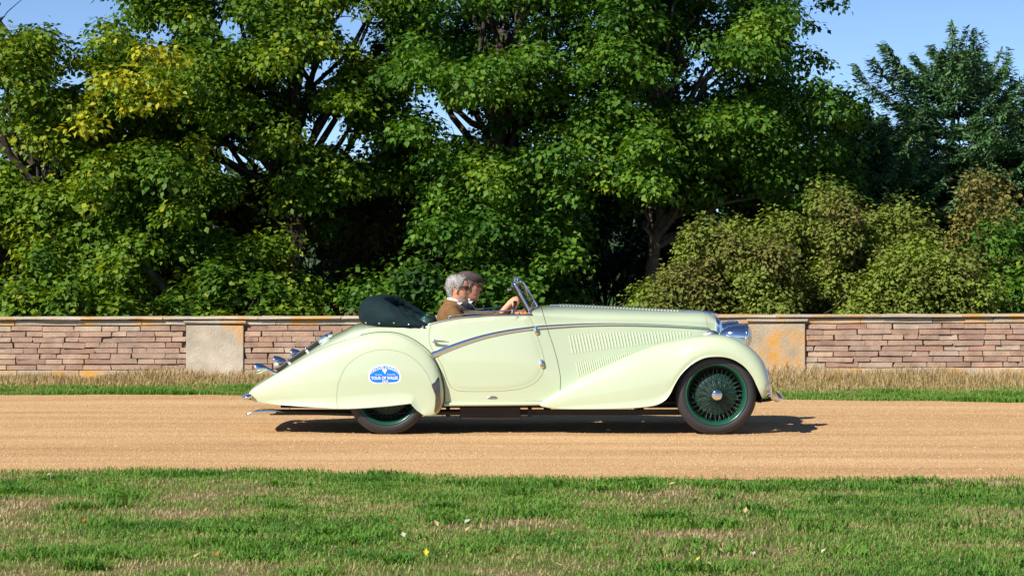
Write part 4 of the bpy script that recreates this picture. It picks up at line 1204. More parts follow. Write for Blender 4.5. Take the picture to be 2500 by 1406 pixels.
# ---- wheels
WR = 0.368
def wheel(px, v, spokes_apart, far=False):
    cx = (px - 1250) * (CAM_D + YC + v) / FPX; s = -1 if v < 0 else 1
    w = empty('wheel', (cx, YC + v, WR)); w.parent = car; w.matrix_parent_inverse = Matrix.Translation(-Vector(car.location))
    def part(name, V, F, mat, smooth=True):
        o = mk(name, [(q[0], q[1] * -s, q[2]) for q in V] if s > 0 else V, F if s < 0 else [tuple(f)[::-1] for f in F], mat, None, smooth)
        o.parent = w; return o
    prof = []
    for k in range(25):
        a = math.pi * (-0.62 + 1.24 * k / 24)
        r_ = 0.306 + 0.062 * math.cos(a) + (0.004 if abs(k - 12) < 5 else 0); yy = 0.078 * math.sin(a) * (1.0 if abs(math.sin(a)) < .9 else 1)
        prof.append((min(r_, 0.3685), yy))
    part('tyre', *lathe_geo(prof, 72, 'y'), M['rubber'])
    rim = [(0.282, -0.062), (0.280, -0.072), (0.272, -0.074), (0.266, -0.066), (0.258, -0.060), (0.252, -0.036), (0.244, -0.020), (0.242, 0.02), (0.252, 0.036), (0.262, 0.066), (0.280, 0.070), (0.284, 0.06)]
    part('rim', *lathe_geo(rim, 72, 'y'), M['wheel_green'])
    drum = [(0.001, -0.004), (0.10, -0.004), (0.185, 0.000), (0.195, 0.012), (0.195, 0.07), (0.001, 0.07)]
    part('brake_drum', *lathe_geo(drum, 40, 'y'), M['wheel_dark'])
    hub = [(0.050, 0.00), (0.052, -0.05), (0.046, -0.072), (0.055, -0.078), (0.055, -0.086)]
    part('hub', *lathe_geo(hub, 32, 'y'), M['wheel_green'])
    cap = [(0.055, -0.086), (0.056, -0.094), (0.052, -0.106), (0.041, -0.118), (0.024, -0.126), (0.001, -0.129)]
    cap_o = part('hub_cap', *lathe_geo(cap, 32, 'y'), M['chrome'])
    ns = 64
    sm = None; allsp = []
    for k in range(ns):
        a = 2 * math.pi * k / ns; sk = (0.45 if k % 2 else -0.45)
        outer = k % 4 < 2
        y0 = -0.066 if outer else -0.012; y1 = -0.030 if k % 2 else -0.018
        p0 = np.array([0.050 * math.cos(a + sk * 1.6), y0, 0.050 * math.sin(a + sk * 1.6)]); p1 = np.array([0.250 * math.cos(a), y1, 0.250 * math.sin(a)])
        allsp.append(tube_geo([p0, (p0 + p1) / 2, p1], [0.0020, 0.0018, 0.0020], 5, False))
    if spokes_apart:
        for g in allsp: part('spoke', *g, M['spoke'])
    else:
        part('spokes', *join_geo(allsp), M['spoke'])
    return w
wheel(1747.5, -0.695, True); wheel(1747.5, 0.695, False)
wheel(947, -0.675, False); wheel(947, 0.675, False)
tube('front_axle', [(pxX(1750), YC - 0.62, WR - 0.03), (pxX(1750), YC - 0.4, WR - 0.07), (pxX(1750), YC + 0.4, WR - 0.07), (pxX(1750), YC + 0.62, WR - 0.03)], [0.028] * 4, M['chassis'], car, 8)
tube('rear_axle', [(pxX(947), YC - 0.6, WR), (pxX(947), YC - 0.12, WR), (pxX(947), YC, WR), (pxX(947), YC + 0.12, WR), (pxX(947), YC + 0.6, WR)], [0.04, 0.045, 0.13, 0.045, 0.04], M['chassis'], car, 10)
# inner wheel wells
for nm, px, r0 in (('wheel_well', 1748, 0.40), ('wheel_well', 947, 0.40)):
    V = []
    cx = pxX(px)
    for k in range(25):
        a = math.pi * (-0.08 + 1.16 * k / 24)
        for v in (0.74, 0.45, 0.44):
            rr = r0 if v > 0.44 else 0.06
            V.append((cx + rr * 1.05 * math.cos(a), YC - v, WR + 0.02 + rr * math.sin(a) * 1.02))
    both(nm, V, grid_faces(25, 3), M['black'])

# exhaust
ex_y = YC - 0.62 + 0.02
ex = lambda px, py: (P(px, py, ex_y)[0], ex_y, P(px, py, ex_y)[1])
tube('exhaust_pipe', [ex(650, 1004.5), ex(760, 1006.5), ex(870, 1010), ex(1000, 1008), ex(1200, 1006)], [0.0215] * 5, M['black'], car, 14)
tp = spline([ex(672, 1004), ex(650, 1004), ex(630, 1005), ex(612, 1008.5), ex(602, 1012)], 14)
tube('tail_pipe', tp, np.interp(np.linspace(0, 1, 14), [0, .3, .6, 1], [0.024, 0.024, 0.021, 0.009]), M['chrome'], car, 14)
tube('exhaust_hanger', [ex(707, 988), ex(707, 1001)], [0.003, 0.003], M['black'], car, 6)

# stone guard on the nose of the rear fender
gp = [(1053, 939), (1061, 931), (1072, 917), (1074.5, 940), (1076, 968), (1077, 985), (1072, 1000), (1064, 1011), (1059.5, 1008), (1062, 985), (1062, 963)]
V, F = panel('stone_guard', gp, bvh_rear, 0.004, None, None, 80, 8)
both('stone_guard', V, F, M['guard'], rear_fenders[0])

# ---- grille and nose
rowN = bon[-1]
ring = [(x, YC - v, z) for x, v, z in rowN] + [(x, YC + v, z) for x, v, z in rowN[-2::-1]]
tube('grille_surround', ring, [0.022] * len(ring), M['chrome'], car, 8, False)
nb = 26
gz0, gz1 = rowN[0][2], rowN[-1][2]
def grille_x(v, z):
    zz = (z - gz0) / (gz1 - gz0)
    return X_NOSE + 0.085 * (1 - abs(v) / 0.27) * (1 - 0.55 * zz ** 3)
vz = [(v, z) for x, v, z in rowN]
def half_at(z):
    zs_ = [q[1] for q in vz]; return float(np.interp(z, zs_, [q[0] for q in vz]))
V = []
zz_ = np.linspace(gz0, gz1 - 0.012, 30)
for z in zz_:
    h_ = half_at(z) * 0.96
    for t in np.linspace(-1, 1, 21): V.append((grille_x(h_ * t, z) - 0.012, YC + h_ * t, z))
grille = mk('grille', V, grid_faces(30, 21), M['black'], car)
for k in range(-10, 11):
    v = k * 0.023
    pts = [(grille_x(v, z), YC + v, z) for z in zz_ if half_at(z) * 0.95 > abs(v)]
    if len(pts) > 2: tube('grille_bar', pts, [0.0035 if k else 0.009] * len(pts), M['chrome'], grille, 6)
# mascot: a low chrome fin over the nose
fx = [P(px, py, YC) for px, py in [(1712, 760), (1724, 761), (1738, 766), (1748, 773)]]
V = []
for i, (x, z) in enumerate(fx):
    hgt = (0.004, 0.014, 0.022, 0.026)[i]; w_ = (0.003, 0.011, 0.012, 0.003)[i]; sh = (0, 0.0, 0.012, 0.034)[i]
    for q in range(8):
        a = math.pi * q / 7
        V.append((x + sh * math.sin(a), YC + w_ * math.cos(a), z - 0.004 + hgt * math.sin(a)))
F = grid_faces(4, 8); F.append(tuple(range(24, 32))[::-1])
mk('mascot', V, F, M['chrome'], car)
# apron between the fenders
V = []
for k in range(9):
    t = k / 8; x, z = [(pxX(1700), 0.52), (pxX(1760), 0.50), (pxX(1800), 0.44), (pxX(1830), 0.36), (pxX(1842), 0.28), (pxX(1840), 0.24), (pxX(1825), 0.21), (pxX(1790), 0.20), (pxX(1750), 0.20)][k]
    for v in np.linspace(-0.36, 0.36, 9): V.append((x - 0.02 * (v / .36) ** 2, YC + v, z))
mk('front_apron', V, grid_faces(9, 9), M['paint'], car)

# headlamps: bullet shells with a rim and a domed lens
def headlamp(v):
    c = P(1796, 821, YC - 0.43)
    root = empty('headlamp', (c[0], YC + v, c[1])); root.parent = car; root.matrix_parent_inverse = Matrix.Translation(-Vector(car.location))
    root.rotation_euler = (0, R(4), 0)
    def part(n_, pr, m_):
        V, F = lathe_geo(pr, 40, 'x'); o = mk(n_, V, [f[::-1] for f in F], m_, None); o.parent = root
    shell = [(0.002, -0.160), (0.022, -0.152), (0.045, -0.130), (0.068, -0.095), (0.088, -0.050), (0.102, 0.0), (0.110, 0.045), (0.112, 0.075)]
    part('shell', shell, M['chrome'])
    part('bezel', [(0.112, 0.075), (0.119, 0.078), (0.122, 0.088), (0.119, 0.100), (0.110, 0.106), (0.104, 0.104)], M['chrome'])
    part('lens', [(0.106, 0.103), (0.095, 0.120), (0.070, 0.136), (0.040, 0.145), (0.001, 0.148)], M['lens'])
    V, F = tube_geo([(0.0, 0, -0.09), (0.0, 0, -0.26)], [0.022, 0.03], 10)
    o = mk('stalk', V, F, M['chrome'], None); o.parent = root
    V, F = tube_geo([(-0.15, 0, 0.012), (-0.08, 0, 0.088), (0.0, 0, 0.108), (0.07, 0, 0.119)], [0.003, 0.0045, 0.005, 0.004], 8)
    o = mk('spine', V, F, M['chrome'], None); o.parent = root
headlamp(-0.43); headlamp(0.43)
# side lamps on the fender crowns
def sidelamp(sgn):
    V = []
    for i, (px, hz, w_) in enumerate([(1714, 0.002, 0.004), (1722, 0.020, 0.014), (1733, 0.036, 0.022), (1741, 0.042, 0.025), (1748, 0.034, 0.022), (1753, 0.018, 0.015), (1756, 0.002, 0.004)]):
        x, z = P(px, 817.5, YC - 0.6)
        for q in range(9):
            a = math.pi * q / 8
            V.append((x, YC + sgn * 0.60 + w_ * math.cos(a), z + hz * math.sin(a)))
    mk('side_lamp', V, grid_faces(7, 9), M['steel'], car)
sidelamp(-1); sidelamp(1)

# ---- bumpers
def blade(pts_xz, vs, bow, mat, name, parent=None):
    """bumper bar: section (x, z) run across the car and swept back at the ends"""
    V = []
    for v in vs:
        k = abs(v) / max(vs)
        for x, z in pts_xz: V.append((x + bow * k ** 3, YC + v, z))
    n = len(pts_xz)
    F = grid_faces(len(vs), n, True); F += [tuple(range(n)), tuple(range((len(vs) - 1) * n, len(vs) * n))[::-1]]
    return mk(name, V, F, mat, parent or car)
vs = np.linspace(-0.80, 0.80, 41)
fb = lambda px, py: P(px, py, 0.06)
sec = [fb(1893, 961), fb(1899, 959.5), fb(1908, 963), fb(1916, 971), fb(1917, 974), fb(1909, 976.5), fb(1898, 976), fb(1892, 972)]
bump = blade([(x + 0.03, z) for x, z in sec], vs, -0.05, M['chrome'], 'front_bumper')
for v in (-0.80, -0.36, 0.36, 0.80):
    V = []
    for px, py, w_ in ((1877, 937, 0.020), (1882, 938, 0.030), (1888, 950, 0.034), (1895, 966, 0.034), (1901, 977, 0.030), (1893, 979, 0.030), (1884, 972, 0.030), (1878, 955, 0.026)):
        x, z = fb(px, py); V.append((x, YC + v - w_, z)); V.append((x, YC + v + w_, z))
    F = [(2 * i, 2 * i + 1, 2 * ((i + 1) % 8) + 1, 2 * ((i + 1) % 8)) for i in range(8)] + [tuple(range(0, 16, 2))[::-1], tuple(range(1, 16, 2))]
    bevel(mk('overrider', V, F, M['chrome'], bump, smooth=False), 0.006, 3)
for sgn in (-1, 1):
    tube('bumper_iron', [(fb(1842, 975)[0], YC + sgn * 0.46, fb(0, 975)[1]), (fb(1860, 983)[0], YC + sgn * 0.48, fb(0, 984)[1]), (fb(1885, 983)[0], YC + sgn * 0.5, fb(0, 981)[1]), (fb(1902, 974)[0], YC + sgn * 0.52, fb(0, 975)[1])], [0.016] * 4, M['black'], bump, 8)
rb = lambda px, py: P(px, py, 0.20)
sec = [rb(577, 970), rb(583, 966.5), rb(592, 962.5), rb(598, 962), rb(600, 967), rb(596, 972), rb(588, 976), rb(580, 975)]
rbump = blade([(x, z) for x, z in sec], np.linspace(-0.66, 0.66, 31), 0.06, M['chrome'], 'rear_bumper')
for sgn in (-1, 1):
    tube('bumper_iron', [(rb(590, 972)[0], YC + sgn * 0.42, rb(0, 972)[1]), (rb(612, 974)[0], YC + sgn * 0.42, rb(0, 976)[1]), (rb(650, 986)[0], YC + sgn * 0.42, rb(0, 986)[1])], [0.02, 0.02, 0.016], M['black'], rbump, 8)
    V = []
    for px, py in ((588, 967), (594, 962), (606, 955), (611, 957), (611, 963), (602, 971), (592, 975)):
        x, z = rb(px, py); V += [(x, YC + sgn * 0.52 - 0.03, z), (x, YC + sgn * 0.52 + 0.03, z)]
    F = [(2 * i, 2 * i + 1, 2 * ((i + 1) % 7) + 1, 2 * ((i + 1) % 7)) for i in range(7)] + [tuple(range(0, 14, 2))[::-1], tuple(range(1, 14, 2))]
    bevel(mk('overrider', V, F, M['chrome'], rbump, smooth=False), 0.006, 3)

# ---- tail: luggage strap rail with chrome ends, three chrome tail lamps
v_r = 0.0
rl = lambda px, py, v=0.0: np.array([P(px, py, YC + v)[0], YC + v, P(px, py, YC + v)[1]])
path = spline([rl(683, 900), rl(705, 885), rl(733, 864), rl(760, 847), (rl(785, 829)), rl(806, 818)], 24)
def strap(name, path, w, t, mat, parent):
    V = []
    T = np.gradient(path, axis=0)
    for p, d in zip(path, T):
        d = d / np.linalg.norm(d); nrm = np.array([-d[2], 0, d[0]])
        for a, b in ((-w, -t), (-w, t * .6), (-w * .8, t), (w * .8, t), (w, t * .6), (w, -t)):
            V.append(p + np.array([0, a, 0]) + nrm * b)
    F = grid_faces(len(path), 6, True); F += [tuple(range(6)), tuple(range(len(V) - 6, len(V)))[::-1]]
    return mk(name, V, F, mat, parent)
for v in (-0.26, 0.26):
    q = path.copy(); q[:, 1] += v
    rail_o = strap('luggage_rail', q, 0.020, 0.020, M['strap'], car)
    for i0, i1 in ((19, 24), (13, 15), (5, 7)):
        strap('rail_clip', q[i0:i1], 0.026, 0.025, M['chrome'], rail_o)
strap('luggage_panel', path[:20] + np.array([0.01, 0, -0.012]), 0.24, 0.006, M['strap'], car)

def tail_lamp(px, py, v, foot, red=True):
    c = rl(px, py, v)
    root = empty('tail_lamp', c); root.parent = car; root.matrix_parent_inverse = Matrix.Translation(-Vector(car.location))
    def part(n_, g, m_):
        o = mk(n_, *g, m_, None); o.parent = root
    sh = [(0.046, -0.040), (0.049, -0.034), (0.048, -0.012), (0.040, 0.018), (0.028, 0.045), (0.017, 0.066)]
    V, F = lathe_geo(sh, 24, 'x'); part('shell', (V, [f[::-1] for f in F]), M['chrome'])
    V, F = lathe_geo([(0.001, -0.050), (0.030, -0.046), (0.046, -0.038)], 24, 'x'); part('lens', (V, [f[::-1] for f in F]), M['red_lens'])
    f = rl(*foot, v) - c
    part('stalk', tube_geo(spline([(0.05, 0, 0), (0.075, 0, -0.008), np.array([f[0] * 0.75, 0, f[2] * 0.85]), f], 8), np.linspace(0.019, 0.012, 8), 10), M['chrome'])
tail_lamp(634, 899, -0.40, (680, 911)); tail_lamp(679, 881, 0.0, (704, 893)); tail_lamp(721, 863, 0.40, (744, 868))

# ---- windscreen: vee screen with chrome posts
ws_root = empty('windscreen', (P(1300, 768, 0.26)[0], YC, 1.02)); ws_root.parent = car; ws_root.matrix_parent_inverse = Matrix.Translation(-Vector(car.location))
def wpart(name, V, F, mat, smooth=True):
    V = [Vector(v) - ws_root.location for v in V]
    o = mk(name, V, F, mat, None, smooth); o.parent = ws_root; return o
nt_, nbm = P(1255, 690, 0.26), P(1297, 767, 0.26)
ct_, cbm = (nt_[0] + 0.085, nt_[1] + 0.004), (nbm[0] + 0.085, nbm[1] + 0.02)
def post(top, bot, y, w, d, mat, name):
    a, b = np.array([bot[0], y, bot[1]]), np.array([top[0], y, top[1]])
    t = (b - a) / np.linalg.norm(b - a); nx = np.array([t[2], 0, -t[0]])
    V = []
    for k in np.linspace(0, 1, 8):
        p = a + (b - a) * k
        e = 1.0 - 0.15 * k
        for u_, v_ in ((-1, -.6), (-.6, -1), (.6, -1), (1, -.6), (1, .6), (.6, 1), (-.6, 1), (-1, .6)): V.append(p + nx * u_ * w * e + np.array([0, v_ * d, 0]))
    F = grid_faces(8, 8, True); F += [tuple(range(8)), tuple(range(56, 64))[::-1]]
    wpart(name, V, F, mat)
for y in (YC - 0.58, YC + 0.58):
    post(nt_, nbm, y, 0.014, 0.012, M['chrome'], 'post')
    post((nt_[0] - 0.024, nt_[1] - 0.016), (nbm[0] - 0.024, nbm[1] + 0.004), y + (0.004 if y < YC else -0.004), 0.011, 0.010, M['black'], 'post_seal')
    wpart('base_shoe', *tube_geo([(nbm[0] - 0.012, y, nbm[1] + 0.01), (nbm[0] + 0.004, y, nbm[1] - 0.012)], [0.024, 0.022], 12), M['chrome'])
post(ct_, cbm, YC, 0.008, 0.010, M['chrome'], 'centre_post')
for s in (-1, 1):
    y = YC + s * 0.575
    wpart('pane', [(nbm[0], y, nbm[1]), (cbm[0], YC, cbm[1]), (ct_[0], YC, ct_[1]), (nt_[0], y, nt_[1])], [(0, 1, 2, 3)], M['glass'], False)
    wpart('top_rail', *tube_geo([(nt_[0], y, nt_[1]), (ct_[0], YC, ct_[1])], [0.010, 0.010], 8), M['chrome'])
    wpart('bottom_rail', *tube_geo([(nbm[0], y, nbm[1]), (cbm[0], YC, cbm[1])], [0.012, 0.012], 8), M['black'])
    for k in (0.0, 0.28):
        x, z = nt_[0] + 0.085 * k, nt_[1]
        wpart('wing_nut', *join_geo([tube_geo([(x + 0.005, y * (1 - k) + YC * k, z), (x + 0.005, y * (1 - k) + YC * k, z + 0.030)], [0.005, 0.004], 8), lathe_geo([(0.001, -0.012), (0.009, -0.007), (0.011, 0), (0.009, 0.007), (0.001, 0.012)], 10, 'z', (x + 0.005, y * (1 - k) + YC * k, z + 0.034))]), M['chrome'])
    # wiper hanging from the top rail
    yw = YC + s * 0.30
    wpart('wiper', *join_geo([tube_geo([(nt_[0] + 0.060, yw, nt_[1] + 0.006), (nt_[0] + 0.084, yw, nt_[1] - 0.004)], [0.014, 0.012], 8), tube_geo([(nt_[0] + 0.088, yw, nt_[1]), (nt_[0] + 0.13, yw - 0.1 * s, nt_[1] - 0.13)], [0.004, 0.003], 6)]), M['chrome'])
wpart('mirror_knob', *tube_geo([(nt_[0] - 0.03, YC - 0.585, nt_[1] - 0.058), (nt_[0] - 0.05, YC - 0.585, nt_[1] - 0.062)], [0.009, 0.012], 8), M['chrome'])

# ---- cockpit
xs_ = np.linspace(X_CR, X_CF, 40)
edge = [(x, YC - float(wb_f(x)) + 0.004, float(zb_f(x)) + 0.002) for x in xs_]
both('door_capping', *tube_geo(edge, [0.009] * 40, 8), M['steel'])
V = []
for x in xs_:
    for s_, w_ in ((1.0, 0.012), (1.0, 0.05), (0.75, 0.055), (0.4, 0.06), (0.02, 0.06)):
        v, z = body_pt(x, s_); V.append((x, YC - v + w_, z - (0.006 if s_ == 1.0 else 0)))
both('door_lining', V, grid_faces(40, 5), M['leather_tan'])
# side glass tops standing just above the doors
gp = [(1096, 772.5), (1130, 768), (1180, 762.5), (1250, 757)]
V = [(P(px, py, 0.22)[0], 0.22, P(px, py, 0.22)[1]) for px, py in gp]
wf, wf2 = both('side_window', V + [(v[0], v[1], v[2] - 0.09) for v in V], [(i, i + 1, 5 + i, 4 + i) for i in range(3)], M['glass'], smooth=False)
both('window_rail', *tube_geo(spline(V, 16), [0.0065] * 16, 8), M['steel'], wf)
both('window_clip', *join_geo([tube_geo([(V[0][0] - 0.004, 0.22, V[0][2] + 0.004), (V[0][0] - 0.004, 0.22, V[0][2] - 0.03)], [0.007, 0.007], 8), tube_geo([(V[3][0] + 0.002, 0.22, V[3][2] + 0.006), (V[3][0] + 0.004, 0.22, V[3][2] - 0.05)], [0.009, 0.007], 8)]), M['chrome'], wf)
# dashboard with tan leather roll
V = []
xd = X_CF - 0.01
vv = np.linspace(-0.62, 0.62, 21)
for x, z0 in ((xd + 0.02, 0.0), (xd - 0.05, -0.006), (xd - 0.075, -0.03), (xd - 0.06, -0.16), (xd - 0.03, -0.30)):
    for v in vv:
        c = math.sqrt(max(0, 1 - (abs(v) / 0.66) ** 2.2)) ** 0.9
        zt = float(zb_f(X_CF)) + (float(zt_f(X_CF)) - float(zb_f(X_CF))) * c
        V.append((x, YC + v, zt + z0 - 0.005))
mk('dashboard', V, grid_faces(5, 21), M['leather_tan'], car)
# seats
def seat(v):
    V = []
    rings = [(0.44, -0.30, 0.10), (0.50, -0.36, 0.16)]
    secs = []
    for z, cx, hd, hw in [(0.42, -0.50, 0.22, 0.22), (0.52, -0.50, 0.24, 0.245), (0.56, -0.50, 0.22, 0.24), (0.57, -0.52, 0.15, 0.20)]:
        secs.append((z, cx, hd, hw))
    for z, cx, hd, hw in secs:
        for k in range(24):
            a = 2 * math.pi * k / 24; c, s = math.cos(a), math.sin(a)
            V.append((cx + math.copysign(abs(c) ** .55, c) * hd, YC + v + math.copysign(abs(s) ** .55, s) * hw, z))
    F = grid_faces(4, 24, True); F.append(tuple(range(72, 96))); F.append(tuple(range(24))[::-1])
    g1 = (V, F)
    V = []
    for z, cx, hd, hw in [(0.50, -0.72, 0.06, 0.22), (0.62, -0.735, 0.085, 0.245), (0.85, -0.765, 0.085, 0.25), (0.99, -0.785, 0.075, 0.245), (1.045, -0.79, 0.055, 0.225), (1.065, -0.795, 0.025, 0.19)]:
        for k in range(24):
            a = 2 * math.pi * k / 24; c, s = math.cos(a), math.sin(a)
            V.append((cx + math.copysign(abs(c) ** .6, c) * hd, YC + v + math.copysign(abs(s) ** .6, s) * hw, z))
    F = grid_faces(6, 24, True); F.append(tuple(range(120, 144))); F.append(tuple(range(24))[::-1])
    s_ = mk('seat', *join_geo([g1]), M['leather_green'], car)
    mk('seat_back', V, F, M['leather_green'], s_)
seat(-0.33); seat(0.33)
mk('rear_bulkhead', *box_geo(pxX(1030), pxX(1034), YC - 0.64, YC + 0.64, 0.3, 0.98), M['leather_green'], car, smooth=False)

# steering wheel in front of the driver
SW_C = np.array([P(1243, 780, 0.50)[0], YC - 0.33, P(1243, 780, 0.50)[1]]); SW_R = 0.205
SW_N = np.array([-0.935, 0, 0.354]); SW_UP = np.array([0.354, 0, 0.935]); SW_S = np.array([0, -1.0, 0])
def rim_pt(phi, r_=SW_R): return SW_C + (SW_S * math.cos(phi) + SW_UP * math.sin(phi)) * r_
ring = [rim_pt(2 * math.pi * k / 48) for k in range(49)]
sw = mk('steering_wheel', *tube_geo(ring, [0.0135] * 49, 10, False), M['black'], car)
for k in range(3):
    a = math.pi / 2 + k * 2 * math.pi / 3
    tube('spoke', [SW_C - SW_N * 0.03, rim_pt(a)], [0.008, 0.006], M['steel'], sw, 8)
tube('column', [SW_C + SW_N * 0.0, SW_C - SW_N * 0.45], [0.024, 0.02], M['black'], sw, 10)

# ---- folded hood: a padded roll round the back of the cockpit
HF = {'near_f': None}
def hood_section(t):
    """t 0..1 from the near front end round the tail to the far front end"""
    a = math.pi * t
    ca, sa = math.cos(a), math.sin(a)
    e = 2 / 3.4
    xf, xb = pxX(1044), P(905, 760, 0.5)[0]
    x = xf + (xb - xf) * abs(sa) ** e
    v = -0.60 * math.copysign(abs(ca) ** e, ca)
    return x, v
nT, nS = 96, 44
hb = pchip([0, 0.25, 0.6, 1.0], [P(1, 805, 0.2)[1], P(1, 804, 0.2)[1], P(1, 800, 0.2)[1], P(1, 796, 0.3)[1]])
hh_ = pchip([0, 0.12, 0.35, 0.6, 0.85, 1.0], [0.075, 0.115, 0.185, 0.245, 0.280, 0.285])
pth = np.array([hood_section(t) for t in np.linspace(0, 1, 400)])
Ls = np.concatenate([[0], np.cumsum(np.hypot(*np.diff(pth, axis=0).T))]); ss = np.linspace(0, Ls[-1], nT)
px_, pv_ = np.interp(ss, Ls, pth[:, 0]), np.interp(ss, Ls, pth[:, 1])
x_front, x_back = pth[0, 0], pth[:, 0].min()
V = []
for i in range(nT):
    tx, tv = px_[min(i + 1, nT - 1)] - px_[max(i - 1, 0)], pv_[min(i + 1, nT - 1)] - pv_[max(i - 1, 0)]
    l = math.hypot(tx, tv); nx, nv = -tv / l, tx / l                       # points out of the cockpit
    if nx * (px_[i] - pxX(985)) + nv * pv_[i] < 0: nx, nv = -nx, -nv
    f = np.clip((x_front - px_[i]) / (x_front - x_back), 0, 1)
    base, hgt = float(hb(f)), 0.945 * float(hh_(f)) * (1 + 0.12 * pv_[i] / 0.6 * min(1, 2.2 * (1 - f) + 0.25)); th = 0.070 + 0.045 * f
    for j in range(nS):
        a = 2 * math.pi * j / nS; c, s = math.cos(a), math.sin(a)
        o = math.copysign(abs(c) ** 0.72, c) * th; h_ = (math.copysign(abs(s) ** 0.66, s) * 0.5 + 0.5) * hgt
        o += 0.030 * (1 - abs(2 * h_ / hgt - 1)) - 0.035 * (h_ / hgt)
        q_ = h_ / hgt
        wr = 0.0045 * math.sin(i * 0.62 + q_ * 9) + 0.003 * math.sin(i * 1.35 - q_ * 16) + 0.009 * math.exp(-((q_ - 0.70) / 0.045) ** 2) - 0.007 * math.exp(-((q_ - 0.58) / 0.05) ** 2) + 0.005 * math.exp(-((q_ - 0.20) / 0.04) ** 2)
        V.append((px_[i] + nx * (o + wr), YC + pv_[i] + nv * (o + wr), base + h_ - 0.01 + wr * 0.5))
F = grid_faces(nT, nS, True); F += [tuple(range(nS)), tuple(range((nT - 1) * nS, nT * nS))[::-1]]
hood = mk('folded_hood', V, F, M['canvas'], car)
bvh_hood = BVHTree.FromPolygons([Vector(v) for v in V], F)
# second fold lying inside the roll
V = []
for i in range(nT):
    f = np.clip((x_front - px_[i]) / (x_front - x_back), 0, 1)
    cx = px_[i] + (pxX(985) - px_[i]) * 0.26; cv = pv_[i] * 0.72
    base, hgt = float(hb(f)) + 0.02, float(hh_(f)) * 0.62
    for j in range(14):
        a = 2 * math.pi * j / 14
        V.append((cx + 0.055 * math.cos(a), YC + cv + 0.055 * math.sin(a) * 0.5 , base + hgt * (0.5 + 0.5 * math.sin(a)) - 0.012 + 0.006 * math.sin(i * 1.3)))
F = grid_faces(nT, 14, True)
mk('inner_fold', V, F, M['canvas'], hood)
ribbon('seam_line', [(906, 731), (940, 743), (975, 757), (1010, 773), (1040, 790)], [0.012], 0.006, M['canvas'], bvh_hood, hood, n=40, off=0.001)  # raised canvas piping along the hood's near top edge
for px, py in ((893.5, 787), (926, 788.5), (962, 787.5), (998, 791.5), (1032.5, 797)):
    c, q = hit(px, py, bvh_hood)
    if c is None: c, q = hit(px, py, bvh_body)
    V, F = lathe_geo([(0.0105, 0.003), (0.0105, -0.003), (0.008, -0.008), (0.001, -0.0105)], 12, 'y', tuple(c))
    both('hood_stud', V, F, M['chrome'], hood)

# ---- rally plate on the rear wheel spat: blue shield with white lettering
plate_px = [(898, 922), (899, 911), (903, 903), (910, 897), (920, 892.8), (932, 890.4), (944, 890.2), (956, 892.5), (967, 897), (975, 904), (979, 913), (980, 922), (978, 929), (972, 933.5), (960, 935.2), (938, 936), (915, 935.8), (905, 933), (900, 928)]
V, F = panel('rally_plate', plate_px, bvh_rear, 0.003, None, None, 90, 8)
cx_, cy_ = 939, 914
big = [((px - cx_) * 1.045 + cx_, (py - cy_) * 1.07 + cy_) for px, py in plate_px]
rp = tag(mk('rally_plate', V, F, M['decal_blue'], car), 'blue rally plate with white lettering on the rear wheel cover')
V, F = panel('plate_border', big, bvh_rear, 0.002, None, None, 90, 8)
mk('plate_border', V, F, M['decal_white'], rp)
def lettering(name, text, size_px, place, parent, off=0.005, squeeze=1.0, bold=0.0):
    cu = bpy.data.curves.new(name, 'FONT'); cu.body = text; cu.size = 1.0; cu.align_x = 'CENTER'; cu.offset = bold; cu.resolution_u = 3
    o = bpy.data.objects.new(name, cu); col.objects.link(o)
    dg = bpy.context.evaluated_depsgraph_get(); dg.update()
    me = bpy.data.meshes.new_from_object(o.evaluated_get(dg))
    bpy.data.objects.remove(o); bpy.data.curves.remove(cu)
    for v in me.vertices:
        px, py = place(v.co.x * size_px * squeeze, v.co.y * size_px)
        h_, n_ = hit(px, py, bvh_rear, off)
        v.co = h_
    me.name = name
    me.materials.clear()
    return link_mesh(name, me, M['decal_white'], parent)
lettering('lettering', 'TOUR OF WALES', 10.5, lambda u, w: (939.0 + u, 926.0 - w - u * 0.012), rp, squeeze=0.80, bold=0.02)
lettering('lettering', '2025', 9.0, lambda u, w: (940.5 + u, 934.0 - w - u * 0.012), rp, squeeze=0.85, bold=0.02)
def arc(u, w, rad=58.0):
    a = u / (rad - 3); return 939.5 + math.sin(a) * (rad + w) * 0.93, 958.5 - math.cos(a) * (rad + w) * 1.02 + 0.6
lettering('lettering', 'CONCOURS of ELEGANCE', 8.2, lambda u, w: arc(u, w), rp, squeeze=0.78, bold=0.02)
lettering('lettering', 'Presented by', 4.2, lambda u, w: (924.5 + u, 915.6 - w), rp, squeeze=0.8)
lettering('lettering', 'Richard Mille', 4.8, lambda u, w: (955.0 + u, 915.4 - w), rp, squeeze=0.8)
em = [(940, 915.5), (937, 910), (933, 905), (931, 900), (934, 901), (936, 899.6), (939, 900.3), (942, 899), (945.5, 900), (946.5, 903.5), (944.5, 908), (942, 912)]
V, F = panel('emblem', em, bvh_rear, 0.005, None, None, 40, 4)
mk('emblem', V, F, M['decal_white'], rp)

